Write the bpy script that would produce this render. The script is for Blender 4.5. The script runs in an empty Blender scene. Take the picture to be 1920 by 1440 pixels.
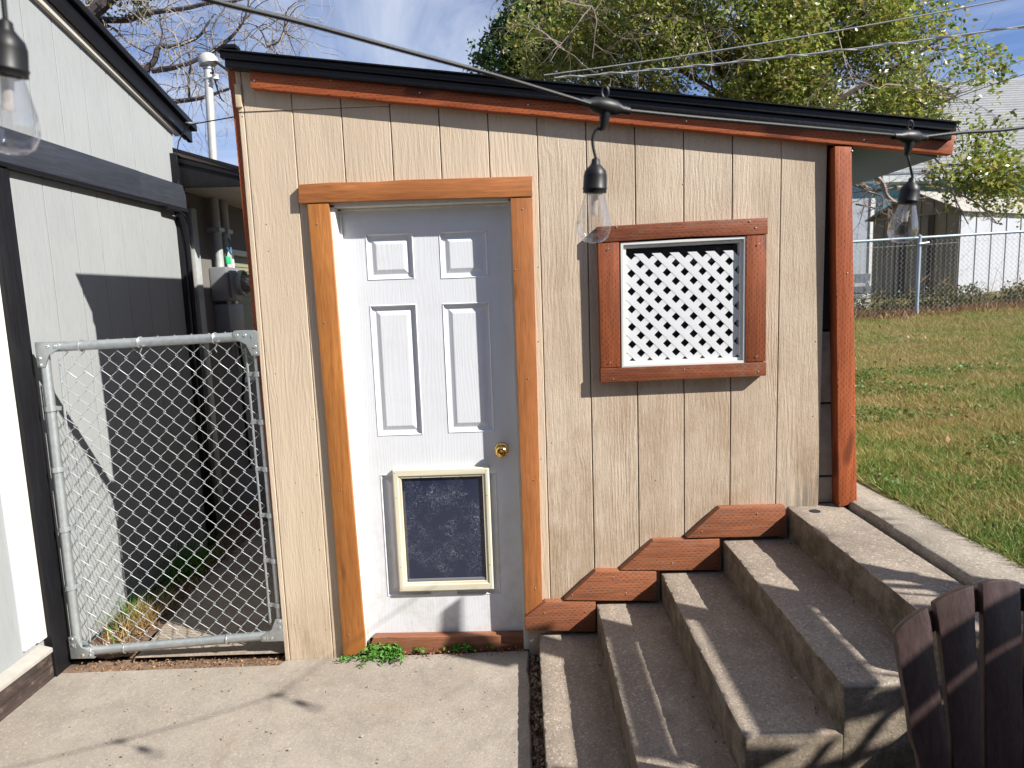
import bpy, bmesh, math, random
import numpy as np
from mathutils import Vector, Matrix
from mathutils import noise as mnoise
random.seed(7); RNG = np.random.default_rng(7)
S = bpy.context.scene
# ------------------------------------------------------------------ camera
F_PX, YAW, PITCH, ROLL, EYE = 1254.89, -0.0155973, 0.1319663, -0.0356060, 1.625
fw = Vector((math.sin(YAW)*math.cos(PITCH), math.cos(YAW)*math.cos(PITCH), -math.sin(PITCH)))
r0 = Vector((math.cos(YAW), -math.sin(YAW), 0)); u0 = r0.cross(fw)
cR = r0*math.cos(ROLL)+u0*math.sin(ROLL); cU = -r0*math.sin(ROLL)+u0*math.cos(ROLL)
cam = bpy.data.cameras.new('camera'); camo = bpy.data.objects.new('camera', cam)
S.collection.objects.link(camo); S.camera = camo
m = Matrix.Identity(4)
for i in range(3):
    m[i][0] = cR[i]; m[i][1] = cU[i]; m[i][2] = -fw[i]
m[2][3] = EYE
camo.matrix_world = m
cam.sensor_width = 36; cam.lens = F_PX/1920*36; cam.clip_start = .05; cam.clip_end = 500
cam.dof.use_dof = True; cam.dof.focus_distance = 3.1; cam.dof.aperture_fstop = 8.0
# ------------------------------------------------------------------ sun and sky
SUN = Vector((1.2, -.62, 1.0)); SUNN = SUN.normalized()
sl = bpy.data.lights.new('sun', 'SUN'); sl.energy = 5.0; sl.angle = math.radians(.53); sl.color = (1, .955, .88)
so = bpy.data.objects.new('sun', sl); S.collection.objects.link(so)
so.rotation_euler = SUNN.to_track_quat('Z', 'Y').to_euler(); so.location = (12, -6, 10)
wd = bpy.data.worlds.new('World'); S.world = wd; wd.use_nodes = True
wt = wd.node_tree; wt.nodes.clear()
wo = wt.nodes.new('ShaderNodeOutputWorld'); bg = wt.nodes.new('ShaderNodeBackground')
sky = wt.nodes.new('ShaderNodeTexSky'); sky.sky_type = 'NISHITA'; sky.sun_disc = False
sky.sun_elevation = math.asin(SUNN.z); sky.sun_rotation = math.atan2(SUN.x, SUN.y)
sky.altitude = 1200; sky.air_density = 1.0; sky.dust_density = .6; sky.ozone_density = 1.6
bg.inputs['Strength'].default_value = .05
tc = wt.nodes.new('ShaderNodeTexCoord'); mp = wt.nodes.new('ShaderNodeMapping')
mp.inputs['Scale'].default_value = (1.0, 1.0, 3.0); mp.inputs['Rotation'].default_value = (.15, .25, .4)
mp.inputs['Location'].default_value = (.55, .2, .1)
wt.links.new(tc.outputs['Generated'], mp.inputs['Vector'])
n1 = wt.nodes.new('ShaderNodeTexNoise'); n1.inputs['Scale'].default_value = 1.9; n1.inputs['Detail'].default_value = 7
n1.inputs['Roughness'].default_value = .58; n1.inputs['Distortion'].default_value = .7
wt.links.new(mp.outputs[0], n1.inputs['Vector'])
rp = wt.nodes.new('ShaderNodeValToRGB'); rp.color_ramp.elements[0].position = .40; rp.color_ramp.elements[1].position = .68
rp.color_ramp.elements[0].color = (.06, .06, .06, 1); rp.color_ramp.elements[1].color = (.95, .95, .95, 1)
wt.links.new(n1.outputs['Fac'], rp.inputs['Fac'])
mx = wt.nodes.new('ShaderNodeMix'); mx.data_type = 'RGBA'
wt.links.new(rp.outputs['Color'], mx.inputs['Factor']); tint = wt.nodes.new('ShaderNodeMix'); tint.data_type = 'RGBA'; tint.blend_type = 'MULTIPLY'; tint.inputs['Factor'].default_value = 1; tint.inputs['B'].default_value = (.80, 1.0, 1.38, 1)
wt.links.new(sky.outputs[0], tint.inputs['A']); wt.links.new(tint.outputs['Result'], mx.inputs['A'])
mx.inputs['B'].default_value = (8.2, 8.8, 9.9, 1)
wt.links.new(mx.outputs['Result'], bg.inputs['Color']); wt.links.new(bg.outputs[0], wo.inputs['Surface'])
S.view_settings.view_transform = 'Standard'; S.view_settings.look = 'None'
S.view_settings.gamma = 1; S.view_settings.exposure = 1.02
try: S.view_settings.use_curve_mapping = False
except Exception: pass
S.cycles.max_bounces = 8; S.cycles.transparent_max_bounces = 24

# ------------------------------------------------------------------ geometry helpers
def at(u, v, ax, val):
    """the point on the real plane ax=val that is seen at pixel (u,v) of a 1920x1440 picture"""
    d = fw + cR*((u-960)/F_PX) - cU*((v-720)/F_PX)
    i = 'xyz'.index(ax)
    t = (val - (EYE if ax == 'z' else 0))/d[i]
    return Vector((d.x*t, d.y*t, d.z*t+EYE))

class MB:
    def __init__(s): s.v = []; s.f = []; s.sm = False
    def add(s, vs, fs):
        o = len(s.v); s.v += [tuple(x) for x in vs]; s.f += [tuple(i+o for i in f) for f in fs]; return s
    def box(s, x0, x1, y0, y1, z0, z1, M=None):
        vs = [Vector((x, y, z)) for z in (z0, z1) for y in (y0, y1) for x in (x0, x1)]
        if M: vs = [M @ q for q in vs]
        return s.add(vs, [(0, 2, 3, 1), (4, 5, 7, 6), (0, 1, 5, 4), (2, 6, 7, 3), (0, 4, 6, 2), (1, 3, 7, 5)])
    def prism(s, pts, dv):
        """closed polygon (3-D points) pushed along dv"""
        n = len(pts); a = [Vector(q) for q in pts]; b = [q+Vector(dv) for q in a]
        nn = sum(((a[i]-a[0]).cross(a[i+1]-a[0]) for i in range(1, n-1)), Vector())
        fl = nn.dot(Vector(dv)) > 0
        fs = [tuple(range(n)), tuple(range(2*n-1, n-1, -1))] + [(i, n+i, n+(i+1) % n, (i+1) % n) for i in range(n)]
        if fl: fs = [tuple(reversed(f)) for f in fs]
        return s.add(a+b, fs)
    def tube(s, pts, rad, n=8, cap=True):
        pts = [Vector(q) for q in pts]; k = len(pts)
        if not hasattr(rad, '__len__'): rad = [rad]*k
        ring0 = len(s.v); up = None
        for i, q in enumerate(pts):
            t = (pts[min(i+1, k-1)]-pts[max(i-1, 0)])
            if t.length < 1e-9: t = Vector((0, 0, 1))
            t.normalize()
            if up is None: up = Vector((0, 0, 1)) if abs(t.z) < .9 else Vector((0, 1, 0))
            a = t.cross(up)
            if a.length < 1e-4: a = t.cross(Vector((1, 0, .1)))
            a.normalize(); b = a.cross(t).normalized(); up = b
            for j in range(n):
                th = 2*math.pi*j/n
                s.v.append(tuple(q+(a*math.cos(th)+b*math.sin(th))*rad[i]))
        for i in range(k-1):
            for j in range(n):
                o = ring0+i*n; j2 = (j+1) % n
                s.f.append((o+j, o+n+j, o+n+j2, o+j2))
        if cap:
            s.f.append(tuple(ring0+j for j in range(n))); s.f.append(tuple(ring0+(k-1)*n+j for j in reversed(range(n))))
        return s
    def lathe(s, prof, base, axis=(0, 0, 1), n=24):
        """prof: list of (radius, height along axis)"""
        ax = Vector(axis).normalized(); a = ax.orthogonal().normalized(); b = ax.cross(a)
        o = len(s.v); base = Vector(base)
        for r, h in prof:
            for j in range(n):
                th = 2*math.pi*j/n
                s.v.append(tuple(base+ax*h+(a*math.cos(th)+b*math.sin(th))*max(r, 1e-5)))
        for i in range(len(prof)-1):
            for j in range(n):
                j2 = (j+1) % n
                s.f.append((o+i*n+j, o+i*n+j2, o+(i+1)*n+j2, o+(i+1)*n+j))
        return s
    def build(s, name, mat, parent=None, bevel=0, smooth=False, segs=2, jit=0, fs=30):
        me = bpy.data.meshes.new(name); me.from_pydata(s.v, [], s.f)
        if bevel or jit:
            bm = bmesh.new(); bm.from_mesh(me)
            bmesh.ops.remove_doubles(bm, verts=bm.verts, dist=1e-5)
            if bevel:
                es = [e for e in bm.edges if len(e.link_faces) == 2 and e.calc_face_angle(0) > .5]
                bmesh.ops.bevel(bm, geom=es, offset=bevel, segments=segs, affect='EDGES', profile=.6, clamp_overlap=True)
            if jit:
                for v in bm.verts: v.co += Vector(mnoise.noise_vector(v.co*9))*jit
            bm.to_mesh(me); bm.free()
        if smooth or bevel:
            me.polygons.foreach_set('use_smooth', [True]*len(me.polygons))
            try: me.set_sharp_from_angle(angle=math.radians(fs if not smooth else 50))
            except Exception: pass
        me.materials.append(mat) if mat else None
        return link(name, me, parent)

def link(name, data, parent=None):
    o = bpy.data.objects.new(name, data); S.collection.objects.link(o)
    if parent is not None:
        o.parent = parent; o.matrix_parent_inverse = Matrix.Translation(-WLOC.get(parent.name, Vector((0, 0, 0))))
    WLOC[o.name] = Vector((0, 0, 0))
    return o
WLOC = {}
def thing(name, label, cat, loc=(0, 0, 0), group=None):
    o = bpy.data.objects.new(name, None); S.collection.objects.link(o); o.location = loc
    o.empty_display_size = .1; WLOC[o.name] = Vector(loc)
    return tag(o, label, cat, group)
def tag(o, label=None, cat=None, group=None, kind=None):
    if label: o['label'] = label
    if cat: o['category'] = cat
    if group: o['group'] = group
    if kind: o['kind'] = kind
    return o
def structure(o): o['kind'] = 'structure'; return o

# ------------------------------------------------------------------ materials
class NT:
    def __init__(s, name, rough=.6, spec=.5, metal=0):
        s.m = bpy.data.materials.new(name); s.m.use_nodes = True; s.t = s.m.node_tree
        s.b = s.t.nodes['Principled BSDF']; s.out = s.t.nodes['Material Output']
        s.b.inputs['Roughness'].default_value = rough; s.b.inputs['Metallic'].default_value = metal
        s.b.inputs['Specular IOR Level'].default_value = spec
    def n(s, typ, ins=None, **props):
        x = s.t.nodes.new('ShaderNode'+typ)
        for k, v in props.items(): setattr(x, k, v)
        for k, v in (ins or {}).items(): s.set(x.inputs[k], v)
        return x
    def set(s, sock, v):
        if isinstance(v, bpy.types.Node): v = v.outputs[0]
        if isinstance(v, bpy.types.NodeSocket): s.t.links.new(v, sock)
        else:
            if sock.type == 'RGBA' and len(v) == 3: v = (*v, 1)
            sock.default_value = v
    def coord(s): 
        c = s.n('TexCoord').outputs['Object']
        return c
    def rnd(s): return s.n('ObjectInfo').outputs['Random']
    def mth(s, op, a, b=None, c=None):
        x = s.n('Math', operation=op); s.set(x.inputs[0], a)
        if b is not None: s.set(x.inputs[1], b)
        if c is not None: s.set(x.inputs[2], c)
        return x.outputs[0]
    def mapping(s, vec, scale=(1, 1, 1), loc=(0, 0, 0), rot=(0, 0, 0)):
        x = s.n('Mapping', {'Vector': vec, 'Scale': scale, 'Location': loc, 'Rotation': rot}); return x.outputs[0]
    def noise(s, vec, scale, detail=4, rough=.55, dist=0):
        return s.n('TexNoise', {'Vector': vec, 'Scale': scale, 'Detail': detail, 'Roughness': rough, 'Distortion': dist}).outputs[0]
    def ramp(s, f, stops):
        x = s.n('ValToRGB', {'Fac': f}); cr = x.color_ramp
        while len(cr.elements) < len(stops): cr.elements.new(.5)
        for e, (p, c) in zip(cr.elements, stops):
            e.position = p; e.color = (*c, 1) if hasattr(c, '__len__') else (c, c, c, 1)
        return x.outputs[0]
    def mix(s, f, a, b, mode='MIX'):
        x = s.n('Mix', data_type='RGBA', blend_type=mode); s.set(x.inputs['Factor'], f); s.set(x.inputs['A'], a); s.set(x.inputs['B'], b)
        return x.outputs['Result']
    def add(s, a, b): return s.n('VectorMath', {0: a, 1: b}, operation='ADD').outputs[0]
    def offset(s, vec, k=13.7):
        r = s.rnd(); c = s.n('CombineXYZ', {0: s.mth('MULTIPLY', r, k), 1: s.mth('MULTIPLY', r, k*1.7), 2: s.mth('MULTIPLY', r, k*2.3)})
        return s.add(vec, c.outputs[0])
    def col(s, c): s.set(s.b.inputs['Base Color'], c); return s
    def rough(s, c): s.set(s.b.inputs['Roughness'], c); return s
    def bump(s, h, strength=.5, dist=.005, prev=None):
        x = s.n('Bump', {'Height': h, 'Strength': strength, 'Distance': dist})
        if prev is not None: s.set(x.inputs['Normal'], prev)
        s.set(s.b.inputs['Normal'], x.outputs[0]); return x.outputs[0]

def plain(name, c, rough=.5, metal=0, var=.12, scale=30, spec=.5, bump=.15, bd=.001):
    t = NT(name, rough, spec, metal); v = t.offset(t.coord())
    n = t.noise(v, scale, 5); n2 = t.noise(v, scale*.15, 3)
    f = t.mix(.5, n, n2)
    t.col(t.mix(t.ramp(f, [(.3, 0), (.7, 1)]), tuple(x*(1-var) for x in c), tuple(min(1, x*(1+var)) for x in c)))
    t.bump(n, bump, bd); return t.m

def siding_mat(name, ca, cb, grime=0, relief=.9, grimecol=(.10, .095, .085)):
    """embossed plywood siding: vertical cathedral grain, per-board offset"""
    t = NT(name, .72, .3); c = t.coord(); v = t.offset(c)
    low = t.noise(t.mapping(v, (5, 5, 1.3)), 1, 3)
    g1 = t.noise(t.mapping(v, (95, 60, 7.0)), 1, 3, .6, .6)
    sx = t.n('SeparateXYZ', {0: v})
    ph = t.mth('MULTIPLY_ADD', t.mth('ADD', sx.outputs[0], sx.outputs[1]), 330, t.mth('MULTIPLY', low, 62))
    wv = t.mth('MULTIPLY_ADD', t.mth('SINE', ph), .5, .5)
    wv = t.mth('POWER', wv, 1.6)
    fine = t.noise(t.mapping(v, (260, 200, 55)), 1, 3)
    msk = t.ramp(t.noise(t.mapping(v, (6, 6, 2.2)), 1, 2), [(.42, 0), (.62, 1)])
    h = t.mth('ADD', t.mth('MULTIPLY', g1, .9), t.mth('MULTIPLY', t.mth('MULTIPLY', wv, msk), .22))
    h = t.mth('ADD', h, t.mth('MULTIPLY', fine, .45))
    big = t.noise(t.mapping(c, (1.6, 1.6, .9)), 1, 5, .6)
    col = t.mix(t.ramp(big, [(.35, 0), (.68, 1)]), ca, cb)
    col = t.mix(t.ramp(g1, [(.30, .22), (.52, 0)]), col, tuple(x*.7 for x in ca))
    if grime:
        sp = t.noise(t.mapping(c, (3.5, 3, 2.2)), 1.4, 6, .7)
        sz = t.n('SeparateXYZ', {0: c})
        lowz = t.n('MapRange', {0: sz.outputs[2], 1: 1.9, 2: .5, 3: 0, 4: 1}).outputs[0]
        rx = t.n('MapRange', {0: sz.outputs[0], 1: 1.0, 2: 1.25, 3: 0, 4: 1}).outputs[0]
        rz = t.n('MapRange', {0: sz.outputs[2], 1: .95, 2: .7, 3: 0, 4: 1}).outputs[0]
        f = t.mth('MULTIPLY', t.ramp(sp, [(.42, 0), (.72, grime)]), t.mth('ADD', .42, t.mth('MULTIPLY', lowz, .7)))
        col = t.mix(f, col, (.30, .21, .13))
        f2 = t.mth('MULTIPLY', t.mth('MULTIPLY', rx, rz), t.ramp(t.noise(t.mapping(c, (40, 20, 3)), 1, 4), [(.35, .1), (.6, .8)]))
        col = t.mix(f2, col, grimecol)
        speck = t.ramp(t.noise(c, 210, 2), [(.34, .4), (.44, 0)])
        col = t.mix(speck, col, (.28, .19, .12))
    if 'tan' in name:
        sz2 = t.n('SeparateXYZ', {0: c}).outputs[2]
        base_ = t.n('MapRange', {0: sz2, 1: .30, 2: .0, 3: 0, 4: 1}).outputs[0]
        col = t.mix(t.mth('MULTIPLY', base_, t.ramp(t.noise(t.mapping(c, (9, 9, 4)), 1.5, 6, .7), [(.38, .1), (.65, .75)])), col, (.24, .17, .11))
        fade = t.noise(t.mapping(c, (7, 7, .55)), 1, 4, .6)
        col = t.mix(t.ramp(fade, [(.50, 0), (.72, .35)]), col, tuple(min(1, x*1.22) for x in cb))
        drip = t.noise(t.mapping(c, (34, 30, .8)), 1, 3, .6)
        col = t.mix(t.ramp(drip, [(.60, 0), (.74, .30)]), col, tuple(x*.66 for x in ca))
    t.col(col); t.bump(h, relief, .0038); return t.m

def wood_mat(name, ca, cb, grain='z', incise=True, worn=0, rough=.55, knots=True, relief=.5, spec=.35):
    """stained softwood: growth rings along the board, knots, rows of incisions"""
    t = NT(name, rough, spec); c = t.coord(); v = t.offset(c, 3.1)
    G = {'x': (2.2, 38, 38), 'y': (38, 2.2, 38), 'z': (38, 38, 2.2)}[grain]
    g = t.noise(t.mapping(v, G), 1.3, 5, .65, .8)
    fine = t.noise(t.mapping(v, tuple(q*5 for q in G)), 1, 3)
    kn = t.noise(t.mapping(v, {'x': (2.6, 9, 9), 'y': (9, 2.6, 9), 'z': (9, 9, 2.6)}[grain]), 1, 1)
    col = t.mix(t.ramp(g, [(.32, 0), (.68, 1)]), ca, cb)
    col = t.mix(t.ramp(fine, [(.3, .5), (.55, 0)]), col, tuple(x*.55 for x in ca))
    if knots:
        col = t.mix(t.ramp(kn, [(.66, 0), (.71, .75)]), col, tuple(x*.30 for x in ca))
    big = t.noise(c, 3.0, 4)
    col = t.mix(t.ramp(big, [(.35, .35), (.65, 0)]), col, tuple(x*.6 for x in ca))
    if worn:
        wn = t.noise(c, 24, 6, .7); col = t.mix(t.ramp(wn, [(.52, 0), (.72, worn)]), col, (.16, .11, .085))
    h = t.mth('ADD', t.mth('MULTIPLY', g, .5), t.mth('MULTIPLY', fine, .5))
    if incise:
        s = t.n('SeparateXYZ', {0: c})
        L = s.outputs['xyz'.index(grain)]
        T = t.mth('ADD', s.outputs[{'x': 2, 'z': 0, 'y': 2}[grain]], t.mth('MULTIPLY', s.outputs[1], .9))
        wp = t.noise(t.mapping(c, G), .25, 2); tv = t.mth('ADD', t.mth('DIVIDE', T, .0115), t.mth('MULTIPLY', wp, 1.6)); row = t.mth('FLOOR', tv)
        fr = t.mth('ABSOLUTE', t.mth('SUBTRACT', t.mth('FRACT', tv), .5))
        lu = t.mth('ADD', t.mth('DIVIDE', L, .026), t.mth('MULTIPLY', row, .537))
        fl = t.mth('FRACT', t.mth('ADD', lu, t.mth('MULTIPLY', t.noise(c, 26, 2), .75)))
        d = t.mth('MULTIPLY', t.mth('LESS_THAN', fr, .12), t.mth('LESS_THAN', fl, .46))
        d = t.mth('MULTIPLY', d, t.ramp(t.noise(c, 14, 4, .7), [(.38, 0), (.52, 1)]))
        col = t.mix(t.mth('MULTIPLY', d, .68), col, tuple(x*.16 for x in ca))
        h = t.mth('SUBTRACT', h, t.mth('MULTIPLY', d, 1.0))
    t.col(col); t.bump(h, relief, .002); return t.m

def concrete_mat(name, ca, cb, agg=.5, dirt=.0, relief=.6, moss=False, cracks=0, film=False):
    t = NT(name, .85, .25); c = t.coord()
    big = t.noise(c, 1.7, 6, .62); mid = t.noise(c, 9, 5, .6); fine = t.noise(c, 190, 3, .6)
    vor = t.n('TexVoronoi', {'Vector': c, 'Scale': 150}).outputs['Color']
    vb = t.n('RGBToBW', {0: vor}).outputs[0]
    col = t.mix(t.ramp(big, [(.33, 0), (.66, 1)]), ca, cb)
    col = t.mix(t.ramp(mid, [(.38, .28), (.55, 0)]), col, tuple(x*.68 for x in ca))
    col = t.mix(t.mth('MULTIPLY', t.ramp(vb, [(.72, 0), (.86, 1)]), agg), col, tuple(min(1, x*1.75) for x in cb))
    col = t.mix(t.mth('MULTIPLY', t.ramp(vb, [(.16, 1), (.30, 0)]), agg*.9), col, tuple(x*.42 for x in ca))
    col = t.mix(t.ramp(fine, [(.32, .35), (.5, 0)]), col, tuple(x*.5 for x in ca))
    if dirt:
        dn = t.noise(c, 4.5, 6, .7); col = t.mix(t.ramp(dn, [(.55, 0), (.75, dirt)]), col, (.20, .135, .085))
    st = t.noise(t.mapping(c, (1, .8, 1)), 3.2, 7, .68, .8); col = t.mix(t.ramp(st, [(.30, .5), (.42, 0)]), col, tuple(x*.6 for x in ca))
    col = t.mix(t.ramp(st, [(.60, 0), (.72, .35)]), col, tuple(min(1, x*1.22) for x in cb))
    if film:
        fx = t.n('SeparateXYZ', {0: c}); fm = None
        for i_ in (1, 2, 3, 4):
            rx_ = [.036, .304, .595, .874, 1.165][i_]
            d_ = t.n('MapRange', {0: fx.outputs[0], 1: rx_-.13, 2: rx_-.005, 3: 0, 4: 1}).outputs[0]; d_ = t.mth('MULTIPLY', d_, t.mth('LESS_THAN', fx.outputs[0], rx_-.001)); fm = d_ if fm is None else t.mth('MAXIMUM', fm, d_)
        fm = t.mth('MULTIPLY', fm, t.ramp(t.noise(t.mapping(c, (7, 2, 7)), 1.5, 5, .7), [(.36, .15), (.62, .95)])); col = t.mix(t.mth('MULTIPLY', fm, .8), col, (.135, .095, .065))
    if cracks:
        cv = t.n('TexVoronoi', {'Vector': t.add(c, t.n('VectorMath', {0: t.n('TexNoise', {'Vector': c, 'Scale': 4, 'Detail': 5}).outputs['Color'], 1: (.35, .35, .35)}, operation='MULTIPLY').outputs[0]), 'Scale': .8}, feature='DISTANCE_TO_EDGE').outputs['Distance']
        cm = t.mth('MULTIPLY', t.ramp(cv, [(0, 1), (.0035, 0)]), t.ramp(t.noise(c, 1.1, 2), [(.50, 0), (.60, cracks)])); col = t.mix(cm, col, (.07, .055, .045))
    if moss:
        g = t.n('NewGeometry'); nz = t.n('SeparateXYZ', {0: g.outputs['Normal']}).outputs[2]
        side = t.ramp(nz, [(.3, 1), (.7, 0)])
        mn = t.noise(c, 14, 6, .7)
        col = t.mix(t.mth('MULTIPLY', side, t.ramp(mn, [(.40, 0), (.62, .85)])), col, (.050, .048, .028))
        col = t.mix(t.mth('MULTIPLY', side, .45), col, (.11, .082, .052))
    h = t.mth('ADD', t.mth('MULTIPLY', fine, .5), t.mth('ADD', t.mth('MULTIPLY', vb, .4), t.mth('MULTIPLY', mid, .6)))
    t.col(col); t.bump(h, relief, .004); return t.m

def leaf_mat(name, stops, trans=.35, rough=.5):
    t = NT(name, rough, .35); r = t.n('NewGeometry').outputs['Random Per Island']
    big = t.noise(t.coord(), .9, 3)
    f = t.mth('ADD', t.mth('MULTIPLY', r, .72), t.mth('MULTIPLY', big, .28))
    col = t.ramp(f, stops); t.col(col)
    tr = t.n('BsdfTranslucent', {0: t.mix(1, col, (1.0, 1.15, .55), 'MULTIPLY')})
    mx = t.n('MixShader', {0: trans, 1: t.b.outputs[0], 2: tr.outputs[0]})
    t.t.links.new(mx.outputs[0], t.out.inputs['Surface']); return t.m

M = {}
M['siding_l'] = siding_mat('tan_siding_paint', (.49, .393, .288), (.545, .445, .335), 0, .55)
M['siding_r'] = siding_mat('weathered_tan_siding', (.400, .312, .228), (.525, .437, .340), .95, .62)
M['cream'] = plain('cream_siding_edge', (.52, .42, .28), .7)
M['red_x'] = wood_mat('red_cedar_stain_x', (.28, .062, .019), (.43, .115, .036), 'x')
M['red_z'] = wood_mat('red_cedar_stain_z', (.28, .062, .019), (.43, .115, .036), 'z')
M['brown_x'] = wood_mat('brown_red_stain_x', (.155, .042, .016), (.27, .076, .027), 'x', worn=.5)
M['brown_z'] = wood_mat('brown_red_stain_z', (.18, .046, .016), (.30, .080, .026), 'z')
M['kick'] = wood_mat('weathered_kick_board_stain', (.22, .075, .035), (.37, .135, .062), 'x', worn=.6, relief=.6)
M['orange_x'] = wood_mat('orange_cedar_stain_x', (.31, .108, .032), (.44, .165, .052), 'x', incise=False)
M['orange_z'] = wood_mat('golden_cedar_stain_z', (.30, .105, .024), (.43, .175, .045), 'z', incise=False)
M['orange_zr'] = wood_mat('knotty_cedar_stain_z', (.30, .105, .032), (.44, .172, .055), 'z', incise=False)
M['thresh'] = wood_mat('worn_threshold_stain', (.20, .075, .038), (.32, .135, .07), 'x', incise=False, worn=.7)
M['black'] = plain('glossy_black_paint', (.007, .007, .009), .34, spec=.28, bump=.6, scale=60, bd=.002)
M['blackm'] = wood_mat('black_painted_wood', (.006, .006, .008), (.012, .012, .014), 'z', incise=False, knots=False, rough=.45, relief=.7, spec=.25)
M['blackb'] = wood_mat('blue_black_painted_wood', (.030, .034, .045), (.045, .050, .064), 'y', incise=False, knots=False, rough=.45, relief=.9)
M['patio'] = concrete_mat('patio_concrete', (.250, .217, .182), (.325, .287, .243), .20, .40, .5)
M['steps'] = concrete_mat('exposed_step_concrete', (.222, .184, .150), (.325, .274, .222), .42, .3, .9, moss=True, film=True)
M['coping'] = concrete_mat('kerb_concrete', (.255, .222, .182), (.33, .292, .242), .4, .25, .6)
M['walk'] = concrete_mat('side_path_concrete', (.26, .21, .165), (.33, .275, .22), .35, .4, .6)
M['white'] = plain('white_door_paint', (.62, .635, .67), .38, var=.03, scale=8)
M['jamb'] = plain('off_white_jamb_paint', (.60, .585, .53), .5, var=.10, scale=50)
M['vinyl'] = plain('white_vinyl', (.62, .62, .60), .35, var=.03, scale=8)
M['lattice'] = plain('white_plastic_lattice', (.60, .61, .63), .4, var=.03, scale=8)
M['cream_plastic'] = plain('cream_plastic', (.58, .545, .42), .4, var=.05, scale=12)
M['galv'] = plain('galvanized_steel', (.42, .45, .46), .48, .75, var=.22, scale=45)
M['wire'] = plain('galvanized_wire', (.36, .38, .39), .5, .35, var=.15, scale=45)
M['nail'] = plain('nail_steel', (.75, .75, .74), .3, .9, var=.1)
M['brass'] = plain('polished_brass', (.72, .46, .14), .16, 1.0, var=.05)
M['rubber'] = plain('black_cable_rubber', (.010, .010, .011), .45, var=.2, spec=.3)
M['grey_siding'] = siding_mat('grey_siding_paint', (.245, .257, .262), (.272, .284, .287), 0, .35)
M['dark'] = plain('dark_interior', (.012, .012, .014), .8)
M['soffit'] = plain('beige_soffit_paint', (.42, .39, .34), .6)
M['under'] = plain('slate_blue_underside_paint', (.085, .14, .225), .7)
M['grey_plastic'] = plain('grey_plastic_box', (.16, .165, .18), .45, var=.08)
M['pvc'] = plain('grey_conduit', (.36, .38, .38), .5, .2, var=.2)
M['mastgrey'] = plain('mast_steel', (.46, .46, .43), .5, .3, var=.12)
M['filler'] = plain('weathered_filler_board', (.30, .26, .22), .85, var=.35, scale=20, bump=.6, bd=.003)
M['soil'] = plain('dry_soil', (.14, .090, .058), .95, var=.45, scale=28, bump=1, bd=.012)
M['resin'] = wood_mat('dark_brown_resin', (.044, .028, .027), (.072, .046, .044), 'z', incise=False, knots=False, rough=.33, relief=.35)
M['doorstep'] = wood_mat('weathered_dark_sill', (.030, .022, .020), (.070, .050, .045), 'y', incise=False, worn=.8)
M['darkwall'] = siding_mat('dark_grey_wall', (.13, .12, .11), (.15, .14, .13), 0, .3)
M['blind'] = plain('olive_blind', (.20, .20, .13), .6)
M['galvb'] = plain('weathered_fence_pipe', (.30, .36, .42), .5, .4, var=.15)
M['beige_metal'] = plain('beige_shed_metal', (.24, .205, .155), .6, var=.15, scale=6)
M['white_metal'] = plain('white_shed_metal', (.36, .37, .40), .5, var=.06, scale=4)
M['roof_metal'] = plain('pale_shed_roof', (.32, .30, .265), .6, var=.14, scale=8)
M['brown_trim'] = plain('brown_trim', (.055, .04, .03), .7)
M['teal'] = plain('teal_paint', (.10, .26, .29), .6, var=.08, scale=5)
M['teal_light'] = plain('pale_teal_paint', (.35, .62, .66), .6)
M['trimgrey'] = plain('pale_trim_paint', (.42, .45, .46), .6)
M['palegrey'] = plain('pale_grey_garage', (.30, .33, .37), .6, scale=4)
M['shingle'] = plain('grey_asphalt_shingles', (.215, .222, .228), .9, var=.25, scale=9, bump=.6, bd=.01)
M['bark'] = plain('brown_bark', (.070, .050, .040), .9, var=.4, scale=25, bump=1, bd=.01)
M['bark_dark'] = plain('dark_bark', (.055, .045, .045), .9, var=.4, scale=25, bump=1, bd=.01)
M['bark_light'] = plain('light_bark', (.20, .16, .135), .9, var=.35, scale=25)
M['bark_pale'] = plain('pale_twig_bark', (.23, .20, .17), .9, var=.5, scale=3)
M['wire_grey'] = plain('weathered_grey_wire', (.42, .43, .44), .5, .4)
M['leaf'] = leaf_mat('windblown_leaf', [(.0, (.045, .070, .018)), (.25, (.12, .155, .036)), (.50, (.22, .25, .072)), (.72, (.36, .36, .12)), (.88, (.44, .28, .10)), (.96, (.60, .58, .42))], .42, .34)
M['leafdark'] = leaf_mat('dark_green_leaf', [(.0, (.018, .050, .016)), (.5, (.045, .095, .028)), (.9, (.10, .15, .04)), (1, (.25, .17, .04))], .3)
M['leafgrey'] = leaf_mat('dull_leaf', [(0, (.05, .06, .03)), (.6, (.12, .12, .07)), (1, (.22, .16, .10))], .3)
M['leafgreen'] = leaf_mat('bright_weed_leaf', [(0, (.045, .14, .02)), (.6, (.09, .25, .035)), (1, (.16, .32, .06))], .25)
M['leafweed'] = leaf_mat('scrub_leaf', [(0, (.04, .055, .018)), (.5, (.09, .09, .035)), (.8, (.17, .13, .06)), (1, (.26, .17, .09))], .25)
M['straw'] = leaf_mat('straw', [(0, (.22, .13, .055)), (.5, (.36, .24, .11)), (1, (.50, .38, .20))], .2)
M['litter'] = leaf_mat('dead_leaf', [(0, (.09, .045, .025)), (.5, (.24, .12, .06)), (.85, (.40, .24, .12)), (1, (.5, .35, .2))], .1)
t = NT('lawn_blade', .6, .25); c = t.coord(); r = t.n('NewGeometry').outputs['Random Per Island']
pz = t.mth('ADD', t.mth('MULTIPLY', t.noise(c, 1.6, 7, .72), 1.15), t.mth('MULTIPLY', t.mth('SUBTRACT', r, .5), .42))
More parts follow.
